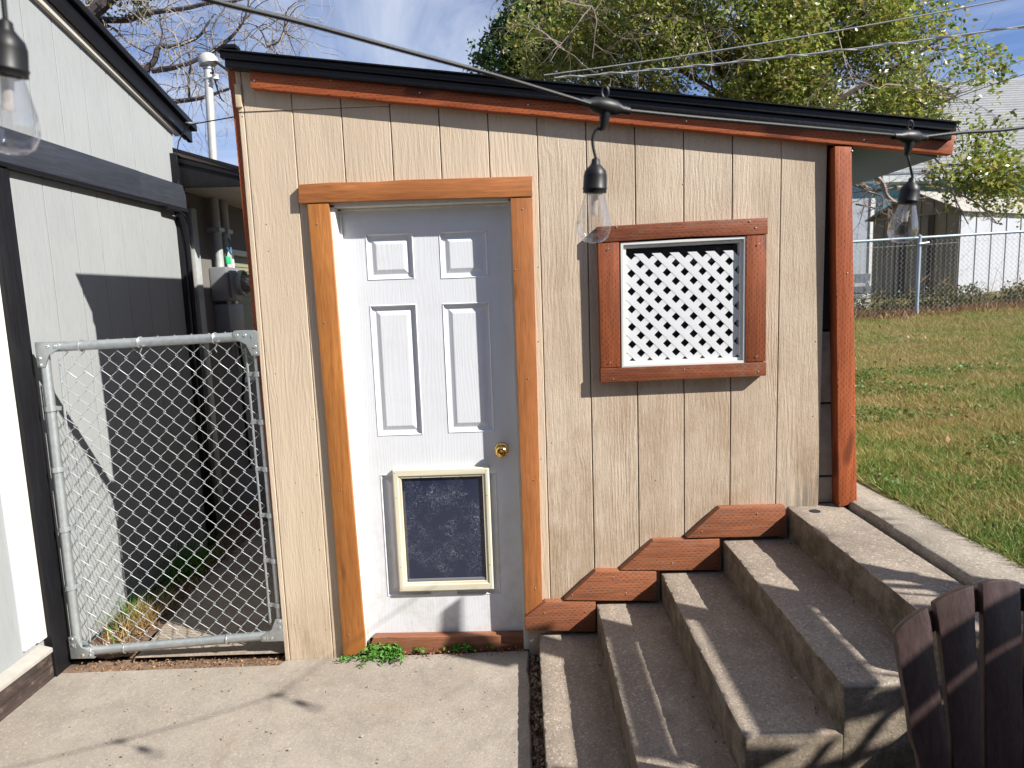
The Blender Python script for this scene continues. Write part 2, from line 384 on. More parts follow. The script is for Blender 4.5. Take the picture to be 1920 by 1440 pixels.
sy_ = t.n('SeparateXYZ', {0: c}).outputs[1]
pz = t.mth('ADD', pz, t.n('MapRange', {0: sy_, 1: 2.8, 2: 5.0, 3: .10, 4: -.04}).outputs[0])
cg = t.ramp(pz, [(.30, (.34, .23, .11)), (.45, (.43, .32, .14)), (.55, (.33, .29, .095)), (.65, (.20, .235, .060)), (.80, (.10, .19, .035))])
t.col(cg); trg = t.n('BsdfTranslucent', {0: cg}); mg = t.n('MixShader', {0: .25, 1: t.b.outputs[0], 2: trg.outputs[0]}); t.t.links.new(mg.outputs[0], t.out.inputs['Surface']); M['grass'] = t.m
M['sillgrey'] = plain('sun_toned_sill_paint', (.34, .32, .29), .6, var=.15)  # white sill, its colour darkened because the sun strikes its top
M['clover'] = leaf_mat('clover_leaf', [(0, (.05, .11, .025)), (.6, (.10, .18, .045)), (1, (.18, .24, .07))], .25)
M['blue'] = plain('blue_cable_tie', (.05, .16, .30), .5)
M['green'] = plain('green_utility_tag', (.02, .42, .16), .5)
t = NT('thin_clear_glass', .03, .5)
lw = t.n('LayerWeight', {'Blend': .5}); gl = t.n('BsdfGlossy', {'Color': (1, 1, 1), 'Roughness': .02}); tr = t.n('BsdfTransparent', {'Color': (.95, .955, .965)})
mxx = t.n('MixShader', {0: t.mth('MULTIPLY_ADD', t.mth('POWER', lw.outputs['Facing'], 2.2), .62, .10), 1: tr.outputs[0], 2: gl.outputs[0]}); t.t.links.new(mxx.outputs[0], t.out.inputs['Surface'])
M['glass'] = t.m
t = NT('window_pane_glass', .05, .8); t.col((.02, .025, .03)); M['pane'] = t.m
# ------------------------------------------------------------------ ground
def hf(name, xs, ys, fn, mat):
    vs = [(x, y, fn(x, y)) for y in ys for x in xs]; n = len(xs)
    fs = [(j*n+i, j*n+i+1, (j+1)*n+i+1, (j+1)*n+i) for j in range(len(ys)-1) for i in range(n-1)]
    b = MB(); b.add(vs, fs); return b.build(name, mat, smooth=True)
def lin(a, b, n): return [a+(b-a)*i/(n-1) for i in range(n)]
def patio_z(x): return float(np.interp(x, [-3, -2.2, -1.14, 0, .3], [-.035, -.03, -.02, -.006, -.006]))
YW = 2.907
o = MB().add([(-200, -200, -.09), (200, -200, -.09), (200, 300, -.09), (-200, 300, -.09)], [(0, 1, 2, 3)]).build('ground', M['soil']); structure(o)
# patio slab with a broken right-hand edge
b = MB(); ys = lin(-4, 2.862, 220)
L = [(-6, y, -.035) for y in ys]
xs_in = [-6, -3, -2.2, -1.6, -1.16, -1.14, -.6, -.2]
vs = []
for y in ys:
    e = -.012+.010*mnoise.noise(Vector((0, y*6, 0)))+.006*mnoise.noise(Vector((3, y*25, 0)))
    yy = y if y < 2.8 else y
    kx = lambda x: y+(.043*max(0, (y-2.7)/.162) if x > -1.15 else 0)
    for x in xs_in: vs.append((x, kx(x), patio_z(x)))
    yy = kx(0); vs.append((e-.006, yy, patio_z(0))); vs.append((e, yy, patio_z(0)-.008)); vs.append((e+.002, yy, -.08))
n = len(xs_in)+3
fs = [(j*n+i, j*n+i+1, (j+1)*n+i+1, (j+1)*n+i) for j in range(len(ys)-1) for i in range(n-1)]
k = (len(ys)-1)*n; o_ = len(vs); vs += [(v[0], v[1]+.002, -.08) for v in vs[k:k+n]]
fs += [(k+i, k+i+1, o_+i+1, o_+i) for i in range(n-1)]
structure(b.add(vs, fs).build('patio', M['patio']))
# narrow concrete path behind the gate
b = MB(); vs = []; ys = lin(2.925, 9, 60)
for y in ys:
    e = .02*mnoise.noise(Vector((7, y*4, 0)))
    vs += [(-1.98+.10*max(0, 1-(y-2.96)/.9)+e, y, -.05), (-1.96+.10*max(0, 1-(y-2.96)/.9)+e, y, .0), (-1.16, y, .004)]
structure(b.add(vs, [(j*3+i, j*3+i+1, (j+1)*3+i+1, (j+1)*3+i) for j in range(59) for i in range(2)]).build('side_path', M['walk']))
structure(hf('soil_strip', lin(-2.25, -1.0, 30), lin(2.86, 2.97, 6), lambda x, y: -.03+.012*mnoise.noise(Vector((x*14, y*14, 0))), M['soil']))
structure(hf('soil_bed', lin(-2.25, -1.9, 10), lin(2.96, 9, 90), lambda x, y: -.012+.02*mnoise.noise(Vector((x*9, y*9, 0))), M['soil']))
structure(hf('soil_joint', lin(-.04, .10, 9), lin(-1, 3.0, 260), lambda x, y: -.045+.035*mnoise.noise(Vector((x*40, y*22, 0))), M['soil']))
# lawn
def lawn_z(x, y):
    base = .672+.054*max(0, y-2.2)*min(1, max(0, (x-1.6)/1.3))+.035*max(0, x-5)*min(1, max(0, (y-3)/6))
    if y < 2.2: base = .672
    if y > 11: base += (y-11)*-.02
    return base+.018*mnoise.noise(Vector((x*.7, y*.7, 0)))+.008*mnoise.noise(Vector((x*4, y*4, 0)))
t = NT('lawn_soil_and_thatch', .95, .1); c = t.coord()
g = t.ramp(t.noise(c, 1.3, 5, .6), [(.36, (.20, .15, .075)), (.50, (.15, .135, .05)), (.66, (.08, .11, .03))])
t.col(t.mix(t.ramp(t.noise(c, 60, 4), [(.3, .6), (.6, 0)]), g, (.05, .04, .02))); t.bump(t.noise(c, 70, 4), 1, .02)
M['lawn'] = t.m
xs = lin(1.6, 12, 70)+lin(12.6, 60, 14); ys = lin(-3, 13, 90)+lin(14, 120, 16)
structure(hf('lawn', xs, ys, lawn_z, M['lawn']))
# ------------------------------------------------------------------ concrete stairs
st = thing('concrete_stairs', 'flight of five worn concrete steps climbing right along the tan shed wall', 'stairs', (.6, 2.3, 0))
RX = [.036, .304, .595, .874, 1.165]; RZ = [.078, .221, .360, .504, .645]
def rough_block(x0, x1, y0, y1, z0, z1, name, seed, e=.012):
    """block whose front (left), near and top edges are rounded and chipped"""
    b = MB(); ny = 150; ys = lin(y0, y1, ny)
    def prof(y, k):
        ch = .55+.45*mnoise.noise(Vector((seed*7, y*9, 0)))+.55*mnoise.noise(Vector((seed*3, y*40, 1)))
        ch = max(.25, ch)*e
        if mnoise.noise(Vector((seed*5+2, y*3.3, 4))) > .30: ch += .013*min(1, (mnoise.noise(Vector((seed*5+2, y*3.3, 4)))-.30)*6)
        w = .003*mnoise.noise(Vector((seed, y*5, 3)))
        return [(x0+w, z0), (x0+w, z1-.07), (x0+w, z1-ch*1.3), (x0+w+ch*.3, z1-ch*.4), (x0+w+ch*1.2, z1-.0004), (x0+.06, z1+.0015*mnoise.noise(Vector((y*6, seed, 0)))),
                ((x0+x1)/2, z1+.002*mnoise.noise(Vector((y*4, seed, 7)))), (x1, z1)]
    vs = []
    for j, y in enumerate(ys):
        for q in prof(y, j): vs.append((q[0], y, q[1]))
    n = 8
    fs = [(j*n+i, (j+1)*n+i, (j+1)*n+i+1, j*n+i+1) for j in range(ny-1) for i in range(n-1)]
    # near end, rounded over
    pr = prof(ys[0], 0); o = len(vs)
    for q in pr: vs.append((q[0]+(.006 if q[0] < x0+.05 else 0), y0-.010, q[1]-(.010 if q[1] > z0+.01 else 0)))
    o2 = len(vs)
    for q in pr: vs.append((q[0]+(.006 if q[0] < x0+.05 else 0), y0-.010, z0))
    fs += [(i, i+1, o+i+1, o+i) for i in range(n-1)]
    fs += [(o+i, o+i+1, o2+i+1, o2+i) for i in range(n-1)]
    b.add(vs, [tuple(reversed(f)) for f in fs])
    ob = b.build(name, M['steps'], st)
    bm = bmesh.new(); bm.from_mesh(ob.data); bmesh.ops.recalc_face_normals(bm, faces=bm.faces); 
    bm.to_mesh(ob.data); bm.free()
    ob.data.polygons.foreach_set('use_smooth', [True]*len(ob.data.polygons)); ob.data.set_sharp_from_angle(angle=math.radians(50))
    return ob
YE = 1.775
for i in range(5):
    x1 = (RX[i+1] if i < 4 else 1.402)
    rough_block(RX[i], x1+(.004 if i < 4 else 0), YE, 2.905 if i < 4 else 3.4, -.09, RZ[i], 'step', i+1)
# round drain hole plug in the top step
hp = at(1528, 958, 'z', .647)
b = MB(); b.lathe([(.0001, .0006), (.019, .0006), (.0215, .0022), (.0235, .0004)], (hp.x, hp.y, .6455), n=20); b.build('hole_rim', M['dark'], st)
# kerb beside the stairs
cp = MB(); vs = []; ys = lin(1.2, 4.6, 180)
for y in ys:
    w = .006*mnoise.noise(Vector((2, y*8, 0)))+.004*mnoise.noise(Vector((2, y*35, 0)))
    if 2.55 < y < 2.75: w += .006
    for q in [(1.425+w, -.05), (1.425+w, .655+w*.5), (1.431+w, .669), (1.44, .673), (1.53, .675), (1.630+.02*max(0, (2.6-y))+.005*mnoise.noise(Vector((8, y*6, 0))), .672), (1.636+.02*max(0, (2.6-y)), .6)]: vs.append((q[0], y, q[1]))
k = tag(cp.add(vs, [(j*7+i, (j+1)*7+i, (j+1)*7+i+1, j*7+i+1)[::-1] for j in range(179) for i in range(6)]+[tuple(range(7))]).build('kerb', M['coping'], smooth=True),
    'pale concrete kerb between the top step and the lawn', 'kerb')
tag(MB().box(1.403, 1.424, 1.3, 3.4, -.05, .615).build('joint_filler', M['soil'], jit=.002, bevel=.004), 'dark crumbling dirt packed in the crack beside the top step', 'dirt')

# ------------------------------------------------------------------ shed
SX0, SX1 = -1.147, 1.302; GP = .2032; GX = .0961
shed = thing('garden_shed', 'tan board-sided garden shed with a white door, lattice window and black roof edge', 'shed', (0, 3.6, 0))
RK0 = at(447, 108, 'y', YW); RK1 = at(1790, 240, 'y', YW)
def roof_z(x): return RK0.z+(x-RK0.x)*(RK1.z-RK0.z)/(RK1.x-RK0.x)
SLOPE = (RK1.z-RK0.z)/(RK1.x-RK0.x)
DX0, DX1, DZ1 = -.835, -.01, 2.075
WX0, WX1, WZ0, WZ1 = .43, .98, 1.29, 1.84
def step_line(x):
    """lower edge of the right-hand sheet: follows the stairs behind the kick boards"""
    if x < .036: return 0.0
    for i in range(4, -1, -1):
        if x >= RX[i]-.0005: return RZ[i]
    return 0.0
holes = [(DX0, DX1, -1, DZ1), (WX0, WX1, WZ0, WZ1)]
def board(xa, xb, za, zb, mat, y=YW, th=.010, name='siding_board'):
    """one siding board between two grooves, cut round the openings; za/zb are numbers or functions of x"""
    fa = za if callable(za) else (lambda x: za); fb = zb if callable(zb) else (lambda x: zb)
    xs = sorted({xa, xb, *[h[k] for h in holes for k in (0, 1) if xa < h[k] < xb], *[q for q in RX if xa < q < xb]})
    zc = sorted({h[k] for h in holes for k in (2, 3)})
    rects = []
    for a, c in zip(xs, xs[1:]):
        mid = (a+c)/2; lo = fa(mid); brk = [q for q in zc if lo < q < min(fb(a), fb(c))]
        lv = [lo]+brk+[None]
        for z0, z1 in zip(lv, lv[1:]):
            zt = [fb(a), fb(c)] if z1 is None else [z1, z1]
            zm = (z0+(sum(zt)/2))/2
            if any(h[0] < mid < h[1] and h[2] < zm < h[3] for h in holes): continue
            rects.append((a, c, z0, zt[0], zt[1]))
    if not rects: return
    groups_ = [rects]
    for h in holes:
        if h[0] <= xa and xb <= h[1] and h[2] > 0: groups_ = [[q for q in rects if q[2] < h[2]-.01], [q for q in rects if q[2] > h[3]-.01]]
    for rects in groups_: o_b = board_mesh(rects, xa, xb, mat, y, th, name)
    return o_b
def board_mesh(rects, xa, xb, mat, y, th, name):
    b = MB(); e = .0022
    for a, c, z0, z1a, z1c in rects:
        ea = e if a == xa else 0; ec = e if c == xb else 0
        pts = [(a+ea, y, z0), (c-ec, y, z0), (c-ec, y, z1c), (a+ea, y, z1a)]
        o = len(b.v); b.v += pts; b.f.append((o, o+1, o+2, o+3))
        if ea: o = len(b.v); b.v += [(a, y+e*.8, z0), (a+e, y, z0), (a+e, y, z1a), (a, y+e*.8, z1a), (a, y+th, z0), (a, y+th, z1a)]; b.f += [(o, o+1, o+2, o+3), (o+4, o, o+3, o+5)]
        if ec: o = len(b.v); b.v += [(c-e, y, z0), (c, y+e*.8, z0), (c, y+e*.8, z1c), (c-e, y, z1c), (c, y+th, z0), (c, y+th, z1c)]; b.f += [(o, o+1, o+2, o+3), (o+1, o+4, o+5, o+2)]
        o = len(b.v); b.v += [(a, y, z0), (c, y, z0), (c, y+th, z0), (a, y+th, z0)]; b.f.append((o+3, o+2, o+1, o))
        o = len(b.v); b.v += [(a, y, z1a), (c, y, z1c), (c, y+th, z1c), (a, y+th, z1a)]; b.f.append((o, o+1, o+2, o+3))
    return b.build(name, mat, shed, jit=1e-7)
top = lambda x: roof_z(x)-.02
SEAM = at(560, 206, 'y', YW).z
g = .0022
edges = [SX0+.001, GX-6*GP]+[GX+k*GP for k in range(-5, 6)]+[SX1]
for i, (a, c) in enumerate(zip(edges, edges[1:])):
    right = a > GX-.01
    xa, xb = a+g*(.9 if i else 0), c-g*(.9 if c < SX1 else 0)
    if abs(c-GX) < .001: xb = c-.0015
    if abs(a-GX) < .001: xa = a+.0015
    if right: board(xa, xb, step_line, top, M['siding_r'])
    else:
        if xa < GX-3*GP-.01: 
            board(xa, xb, -.03, SEAM-.0012, M['siding_l'])
            board(xa+.001, xb+.001, SEAM+.0012, top, M['siding_l'], y=YW-.0035, th=.012)
        else: board(xa, xb, -.03, top, M['siding_l'])
# backing sheet seen in the grooves
holes_b = holes
def backing(y, mat, x0, x1, name, zl=-.03):
    b = MB(); xs = sorted({x0, x1, DX0, DX1, WX0, WX1})
    for a, c in zip(xs, xs[1:]):
        mid = (a+c)/2
        if DX0 < mid < DX1: spans = [(DZ1, None)]
        elif WX0 < mid < WX1: spans = [(zl, WZ0), (WZ1, None)]
        else: spans = [(zl, None)]
        for z0, z1 in spans:
            za, zc_ = (top(a), top(c)) if z1 is None else (z1, z1)
            b.prism([(a, y, z0), (c, y, z0), (c, y, zc_), (a, y, za)], (0, .02, 0))
    return b.build(name, mat, shed)
backing(YW+.0040, M['siding_l'], SX0+.002, GX, 'groove_backing')
backing(YW+.0040, M['siding_r'], GX, SX1-.002, 'groove_backing')
# carcass: side, back and a near-black sheet for the unlit inside
DEP = 2.5
b = MB()
b.prism([(SX0+.002, YW+.03, -.03), (SX0+.002, YW+DEP, -.03), (SX0+.002, YW+DEP, top(SX0)), (SX0+.002, YW+.03, top(SX0))], (.012, 0, 0))
b.prism([(SX0, YW+DEP, -.03), (SX1+.12, YW+DEP, -.03), (SX1+.12, YW+DEP, top(SX1+.12)), (SX0, YW+DEP, top(SX0))], (0, .012, 0))
b.prism([(SX1+.10, YW+.08, -.03), (SX1+.10, YW+DEP, -.03), (SX1+.10, YW+DEP, top(SX1+.10)), (SX1+.10, YW+.08, top(SX1+.10))], (.012, 0, 0))
b.build('side_wall', M['siding_l'], shed)
b = MB(); b.box(-1.0, 1.2, YW+1.2, YW+1.22, -.03, 2.4); b.build('dark_inside_sheet', M['dark'], shed)
# dark left corner board, seen edge on
cl = [at(425, 100, 'y', YW+.01), at(447, 104, 'y', YW+.01)]
b = MB(); b.prism([(SX0-.036, YW+.012, 2.655), (SX0+.004, YW+.012, 2.655), (SX0+.004, YW+.012, 2.42), (SX0-.003, YW+.012, .6), (SX0-.006, YW+.012, .6), (SX0-.026, YW+.012, 2.42)], (0, .09, 0))
b.build('corner_board', M['red_z'], shed)
b = MB(); b.prism([(SX0-.036, YW+.015, 2.655), (SX0-.002, YW+.015, 2.655), (SX0-.002, YW+.015, 2.52), (SX0-.036, YW+.015, 2.52)], (0, DEP, 0)); b.build('side_fascia', M['red_z'], shed)
b = MB(); b.box(SX0-.004, SX0+.022, YW-.012, YW+.002, 2.44, 2.53); b.build('splintered_edge', M['cream'], shed, bevel=.003, jit=.004)
# roof slab with black drip edges, seen from just below
YF = YW-.085
def rz(x, d): return roof_z(x)+d
xl, xr = SX0-.045, at(1803, 222, 'y', YF).x
b = MB()
dz0 = at(435, 88, 'y', YF).z-roof_z(xl)
b.prism([(xl, YF, rz(xl, dz0-.005)), (xr, YF, rz(xr, dz0-.005)), (xr, YF, rz(xr, dz0)), (xl, YF, rz(xl, dz0))], (0, DEP+.2, 0)); b.build('roof_covering', M['black'], shed)
b = MB(); b.prism([(xl+.018, YF+.012, rz(xl, dz0-.034)), (xr-.01, YF+.012, rz(xr, dz0-.034)), (xr-.01, YF+.012, rz(xr, dz0-.006)), (xl+.018, YF+.012, rz(xl, dz0-.006))], (0, .03, 0)); b.build('drip_edge', M['black'], shed, bevel=.002)
b = MB(); b.prism([(xl+.03, YF+.022, rz(xl, dz0-.068)), (xr-.02, YF+.022, rz(xr, dz0-.068)), (xr-.02, YF+.022, rz(xr, dz0-.035)), (xl+.03, YF+.022, rz(xl, dz0-.035))], (0, .05, 0)); b.build('fascia', M['black'], shed, bevel=.006)
b = MB(); b.box(xl+.03, xl+.09, YF-.002, YF+.05, rz(xl, dz0-.004), rz(xl, dz0+.012)); b.build('shingle_tab', M['black'], shed, bevel=.003)
# roof deck underside and right overhang
b = MB(); b.prism([(xl+.04, YW+.01, rz(xl, dz0-.06)), (xr-.03, YW+.01, rz(xr, dz0-.06)), (xr-.03, YW+.01, rz(xr, dz0-.012)), (xl+.04, YW+.01, rz(xl, dz0-.012))], (0, DEP, 0)); b.build('roof_deck', M['under'], shed)
b = MB(); b.prism([(SX1+.1, YW+.012, rz(SX1, -.115)), (xr-.03, YW+.012, rz(xr, -.118)), (xr-.03, YW+.012, rz(xr, -.108)), (SX1+.1, YW+.012, rz(SX1, -.105))], (0, DEP, 0)); b.build('soffit', M['under'], shed)
# rake board (red) under the black edge
A0, A1 = at(465, 118, 'y', YW-.04), at(470, 165, 'y', YW-.04); B0, B1 = at(1792, 250, 'y', YW-.04), at(1786, 290, 'y', YW-.04)
b = MB(); n = 40
pts = []
for i in range(n): 
    f = i/(n-1); q = A1.lerp(B1, f); q.z += .0025*mnoise.noise(Vector((q.x*5, 0, 0))); pts.append(q)
pts += [B0, A0]
b.prism(pts, (0, .0385, 0)); b.build('rake_board', M['red_x'], shed, bevel=.004)
# corner post
P0, P1 = at(1565, 274, 'y', YW-.035), at(1597, 274, 'y', YW-.035); P2, P3 = at(1607, 943, 'y', YW-.035), at(1573, 951, 'y', YW-.035)
b = MB(); n = 30; vsL = []; vsR = []
for i in range(n):
    f = i/(n-1); a = P3.lerp(P0, f); c = P2.lerp(P1, f)
    a.x += .0015*mnoise.noise(Vector((1, a.z*9, 0))); c.x += .0015*mnoise.noise(Vector((5, a.z*9, 0)))
    vsL.append(a); vsR.append(c)
b.prism(vsL+vsR[::-1], (0, .088, 0)); b.build('corner_post', M['red_z'], shed, bevel=.003)
# weathered filler boards between sheet and post
zb = [.645]+[at(1550, v, 'y', YW+.03).z for v in (893, 756, 620)]
for z0, z1 in zip(zb, zb[1:]+[2.28]):
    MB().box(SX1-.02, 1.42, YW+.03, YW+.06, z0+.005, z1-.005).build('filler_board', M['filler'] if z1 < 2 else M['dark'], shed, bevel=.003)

# door casing
yc = YW-.021
def plate(name, px, y, dy, mat, par, bev=.002): 
    b = MB(); b.prism([at(u, v, 'y', y) for u, v in px], (0, dy, 0)); return b.build(name, mat, par, bevel=bev)
plate('casing_board', [(559, 346), (620, 342), (700, 341), (760, 337), (830, 335), (998, 330), (998, 368), (800, 373), (560, 381)], yc-.004, .023, M['orange_x'], shed)
plate('casing_board', [(576, 382), (616, 380), (648, 780), (684, 1196), (685, 1224), (644, 1231), (612, 800)], yc, .020, M['orange_z'], shed)
plate('casing_board', [(957, 371), (998, 369), (1008, 760), (1017, 1132), (986, 1158), (972, 760)], yc, .020, M['orange_zr'], shed)
# jamb
YD = YW+.066
def bxz(name, x0, x1, z0, z1, y0, y1, mat, par, bev=.0015): return MB().box(x0, x1, y0, y1, z0, z1).build(name, mat, par, bevel=bev)
jl = at(622, 390, 'y', YW+.0).x; jr = at(955, 380, 'y', YW).x; jt = at(800, 377, 'y', YW).z
bxz('door_jamb', DX0, jl+.012, .0, jt-.001, YW-.001, YW+.12, M['jamb'], shed)
bxz('door_jamb', jr-.004, DX1, .0, jt-.001, YW-.001, YW+.12, M['jamb'], shed)
bxz('door_jamb', DX0, DX1, jt-.012, DZ1, YW-.001, YW+.12, M['jamb'], shed)
bxz('door_stop', DX0+.005, jl+.024, .02, jt-.013, YD-.012, YD+.06, M['jamb'], shed)
bxz('door_stop', DX0+.01, DX1-.01, jt-.022, jt-.0125, YD-.012, YD+.06, M['jamb'], shed)
b = MB(); b.prism([at(700, 1196, 'y', YW+.02), at(985, 1191, 'y', YW+.02), (DX1-.001, YW+.02, -.02), (jl+.013, YW+.02, -.02)], (0, .09, 0)); b.build('threshold_board', M['thresh'], shed, bevel=.004)
# door leaf with six raised panels
d0 = at(637, 600, 'y', YD).x; d0 = min(at(632, 390, 'y', YD).x, d0)-.004; d1 = jr+.002
dz1 = jt-.010; dz0_ = at(840, 1192, 'y', YD).z
pl = [at(u, v, 'y', YD) for u, v in [(684, 437), (774, 436), (821, 433), (913, 431)]]
X4 = [at(685, 600, 'y', YD).x]
def X(u, v): return at(u, v, 'y', YD).x
def Z(u, v): return at(u, v, 'y', YD).z
px0, px1, px2, px3 = X(684, 440), X(774, 440), X(822, 436), X(913, 435)
panels = [(px0, px1, Z(730, 525), Z(730, 437)), (px2, px3, Z(868, 522), Z(868, 432)),
          (px0, px1, Z(747, 817), Z(735, 571)), (px2, px3, Z(880, 811), Z(875, 567)),
          (px0, px1, Z(760, 1117), Z(750, 888)), (px2, px3, Z(900, 1115), Z(895, 886))]
b = MB(); xs = sorted({d0, d1, px0, px1, px2, px3}); zs = sorted({dz0_, dz1, *[q for p_ in panels for q in p_[2:]]})
for a, c in zip(xs, xs[1:]):
    for z0, z1 in zip(zs, zs[1:]):
        mx_, mz = (a+c)/2, (z0+z1)/2
        if any(p_[0] < mx_ < p_[1] and p_[2] < mz < p_[3] for p_ in panels): continue
        b.add([(a, YD, z0), (c, YD, z0), (c, YD, z1), (a, YD, z1)], [(0, 1, 2, 3)])
b.add([(d0, YD, dz0_), (d1, YD, dz0_), (d1, YD+.04, dz0_), (d0, YD+.04, dz0_), (d0, YD, dz1), (d0, YD+.04, dz1), (d1, YD, dz1), (d1, YD+.04, dz1)],
      [(3, 2, 1, 0), (0, 4, 5, 3), (1, 2, 7, 6), (3, 5, 7, 2)])
t = NT('white_door_skin', .36, .4); c = t.coord()
gr = t.noise(t.mapping(c, (150, 90, 9)), 1, 3, .6, .5); low = t.noise(t.mapping(c, (6, 6, 1.6)), 1, 2)
sx = t.n('SeparateXYZ', {0: c}); ph = t.mth('MULTIPLY_ADD', sx.outputs[0], 420, t.mth('MULTIPLY', low, 48)); wv = t.mth('SINE', ph)
h = t.mth('ADD', gr, t.mth('MULTIPLY', wv, .16))
dirt = t.ramp(t.noise(c, 6, 7, .75), [(.46, 0), (.74, .6)])
zlow = t.n('MapRange', {0: sx.outputs[2], 1: .75, 2: .1, 3: 0, 4: 1}).outputs[0]
t.col(t.mix(t.mth('MULTIPLY', dirt, t.mth('ADD', .3, zlow)), (.60, .62, .66), (.40, .37, .32)))
t.bump(h, .30, .0016); M['door'] = t.m
door = b.build('door', M['door'], shed)
for (a, c, z0, z1) in panels:
    b = MB(); loops = [(0, 0), (.004, -.003), (.010, .009), (.022, .012), (.026, .012), (.044, .004), (.047, .0035)]
    vs = []
    for i_, dd in loops: vs += [(a+i_, YD+dd, z0+i_), (c-i_, YD+dd, z0+i_), (c-i_, YD+dd, z1-i_), (a+i_, YD+dd, z1-i_)]
    fs = [(k*4+j, k*4+(j+1) % 4, (k+1)*4+(j+1) % 4, (k+1)*4+j) for k in range(len(loops)-1) for j in range(4)]
    k = (len(loops)-1)*4; fs.append((k, k+1, k+2, k+3)); b.add(vs, fs).build('panel', M['door'], door)
# knob
kp = at(940, 846, 'y', YD-.04)
b = MB(); b.lathe([(.0001, 0), (.033, 0), (.033, .004), (.030, .009), (.020, .012), (.013, .014), (.012, .030), (.017, .036), (.026, .044), (.0275, .052), (.025, .060), (.017, .065), (.012, .066), (.011, .0645), (.0001, .064)], (kp.x+.001, YD, kp.z), (0, -1, 0), 32)
b.build('door_knob', M['brass'], door, smooth=True)
# pet flap
yp = YD-.028
fo = [at(u, v, 'y', yp) for u, v in [(737, 884), (917, 874), (925, 1104), (747, 1112)]]; fi = [at(u, v, 'y', yp) for u, v in [(753, 900), (904, 893), (911, 1089), (762, 1093)]]
zf0 = (fo[2].z+fo[3].z)/2; zf1 = (fo[0].z+fo[1].z)/2; xf0 = (fo[0].x+fo[3].x)/2; xf1 = (fo[1].x+fo[2].x)/2
xi0 = (fi[0].x+fi[3].x)/2; xi1 = (fi[1].x+fi[2].x)/2; zi0 = (fi[2].z+fi[3].z)/2; zi1 = (fi[0].z+fi[1].z)/2
b = MB()
loops = [(xf0, xf1, zf0, zf1, 0.0285), (xf0, xf1, zf0, zf1, .004), (xf0+.004, xf1-.004, zf0+.004, zf1-.004, 0), (xi0-.016, xi1+.016, zi0-.014, zi1+.014, .001), (xi0-.014, xi1+.014, zi0-.012, zi1+.012, .006), (xi0-.002, xi1+.002, zi0-.002, zi1+.002, .007), (xi0, xi1, zi0, zi1, .030)]
vs = []
for a, c, z0, z1, dd in loops: vs += [(a, yp+dd, z0), (c, yp+dd, z0), (c, yp+dd, z1), (a, yp+dd, z1)]
b.add(vs, [(k*4+j, k*4+(j+1) % 4, (k+1)*4+(j+1) % 4, (k+1)*4+j) for k in range(len(loops)-1) for j in range(4)])
b.build('pet_door_frame', M['cream_plastic'], door, bevel=.0015)
b = MB()
for k in range(5): b.lathe([(.0001, 0), (.003, 0), (.002, .0015), (.0001, .002)], (xi0+.0+(xi1-xi0)*k/4, yp+.006, zi1+.007), (0, -1, 0), 8)
for x in (xf0+.012, xf1-.012):
    for z in (zf0+.014, zf1-.014, zf0+.12, zf1-.13): b.lathe([(.0001, 0), (.0028, 0), (.0018, .0012), (.0001, .0016)], (x, yp+.0005, z), (0, -1, 0), 8)
tag(b.build('screws', M['filler'], door), kind='stuff')
t = NT('scratched_vinyl_flap', .16, .6); c = t.coord()
sc = t.noise(t.add(c, t.n('VectorMath', {0: t.n('TexNoise', {'Vector': c, 'Scale': 16, 'Detail': 2}).outputs['Color'], 1: (.05, .05, .05)}, operation='MULTIPLY').outputs[0]), 42, 2, .55, 2.4)
rid = t.mth('ABSOLUTE', t.mth('SUBTRACT', sc, .5))
ln = t.ramp(rid, [(.0, 1), (.017, 0)]); pm = t.ramp(t.noise(c, 9, 4, .6), [(.47, 0), (.66, 1)])
f = t.mth('MULTIPLY', t.mth('MULTIPLY', ln, pm), .75)
t.col(t.mix(f, (.014, .020, .045), (.46, .50, .58))); t.rough(t.mth('ADD', .14, t.mth('MULTIPLY', pm, .2))); M['flap'] = t.m
b = MB(); b.box(xi0+.004, xi1-.002, yp+.018, yp+.021, zi0+.010, zi1+.001); b.build('pet_flap', M['flap'], door)
b = MB(); b.box(xi0+.001, xi0+.012, yp+.014, yp+.017, zi0+.006, zi1); b.build('flap_edge_strip', M['glass'], door)
b = MB(); b.box(xi0+.005, xi1-.001, yp+.012, yp+.020, zi0+.002, zi0+.012); b.build('flap_sweep', M['grey_plastic'], door)
b = MB(); b.box(xi0-.01, xi1+.01, YD+.012, YD+.02, zi0-.01, zi1+.01); b.build('flap_backing', M['dark'], door)

# window casing of rough 2x4s
yw = YW-.040
plate('casing_board', [(1119, 425), (1290, 415), (1440, 408), (1440, 439), (1290, 444), (1119, 455)], yw-.003, .042, M['brown_x'], shed, .003)
plate('casing_board', [(1121, 456), (1161, 453.5), (1163.5, 688), (1127, 690)], yw, .039, M['brown_z'], shed, .003)
plate('casing_board', [(1399.5, 441.5), (1438, 440), (1436, 677.5), (1397.5, 679)], yw, .039, M['brown_z'], shed, .003)
plate('casing_board', [(1126, 691), (1437, 679), (1437, 704.5), (1126, 718)], yw-.004, .043, M['brown_x'], shed, .003)
win = bxz('window', .40, 1.0, WZ0-.02, WZ1+.02, YW+.14, YW+.145, M['dark'], shed, 0)
q = [at(1163, 455, 'y', yw+.014), at(1399, 443, 'y', yw+.014), at(1397, 680, 'y', yw+.014), at(1165, 689, 'y', yw+.014)]
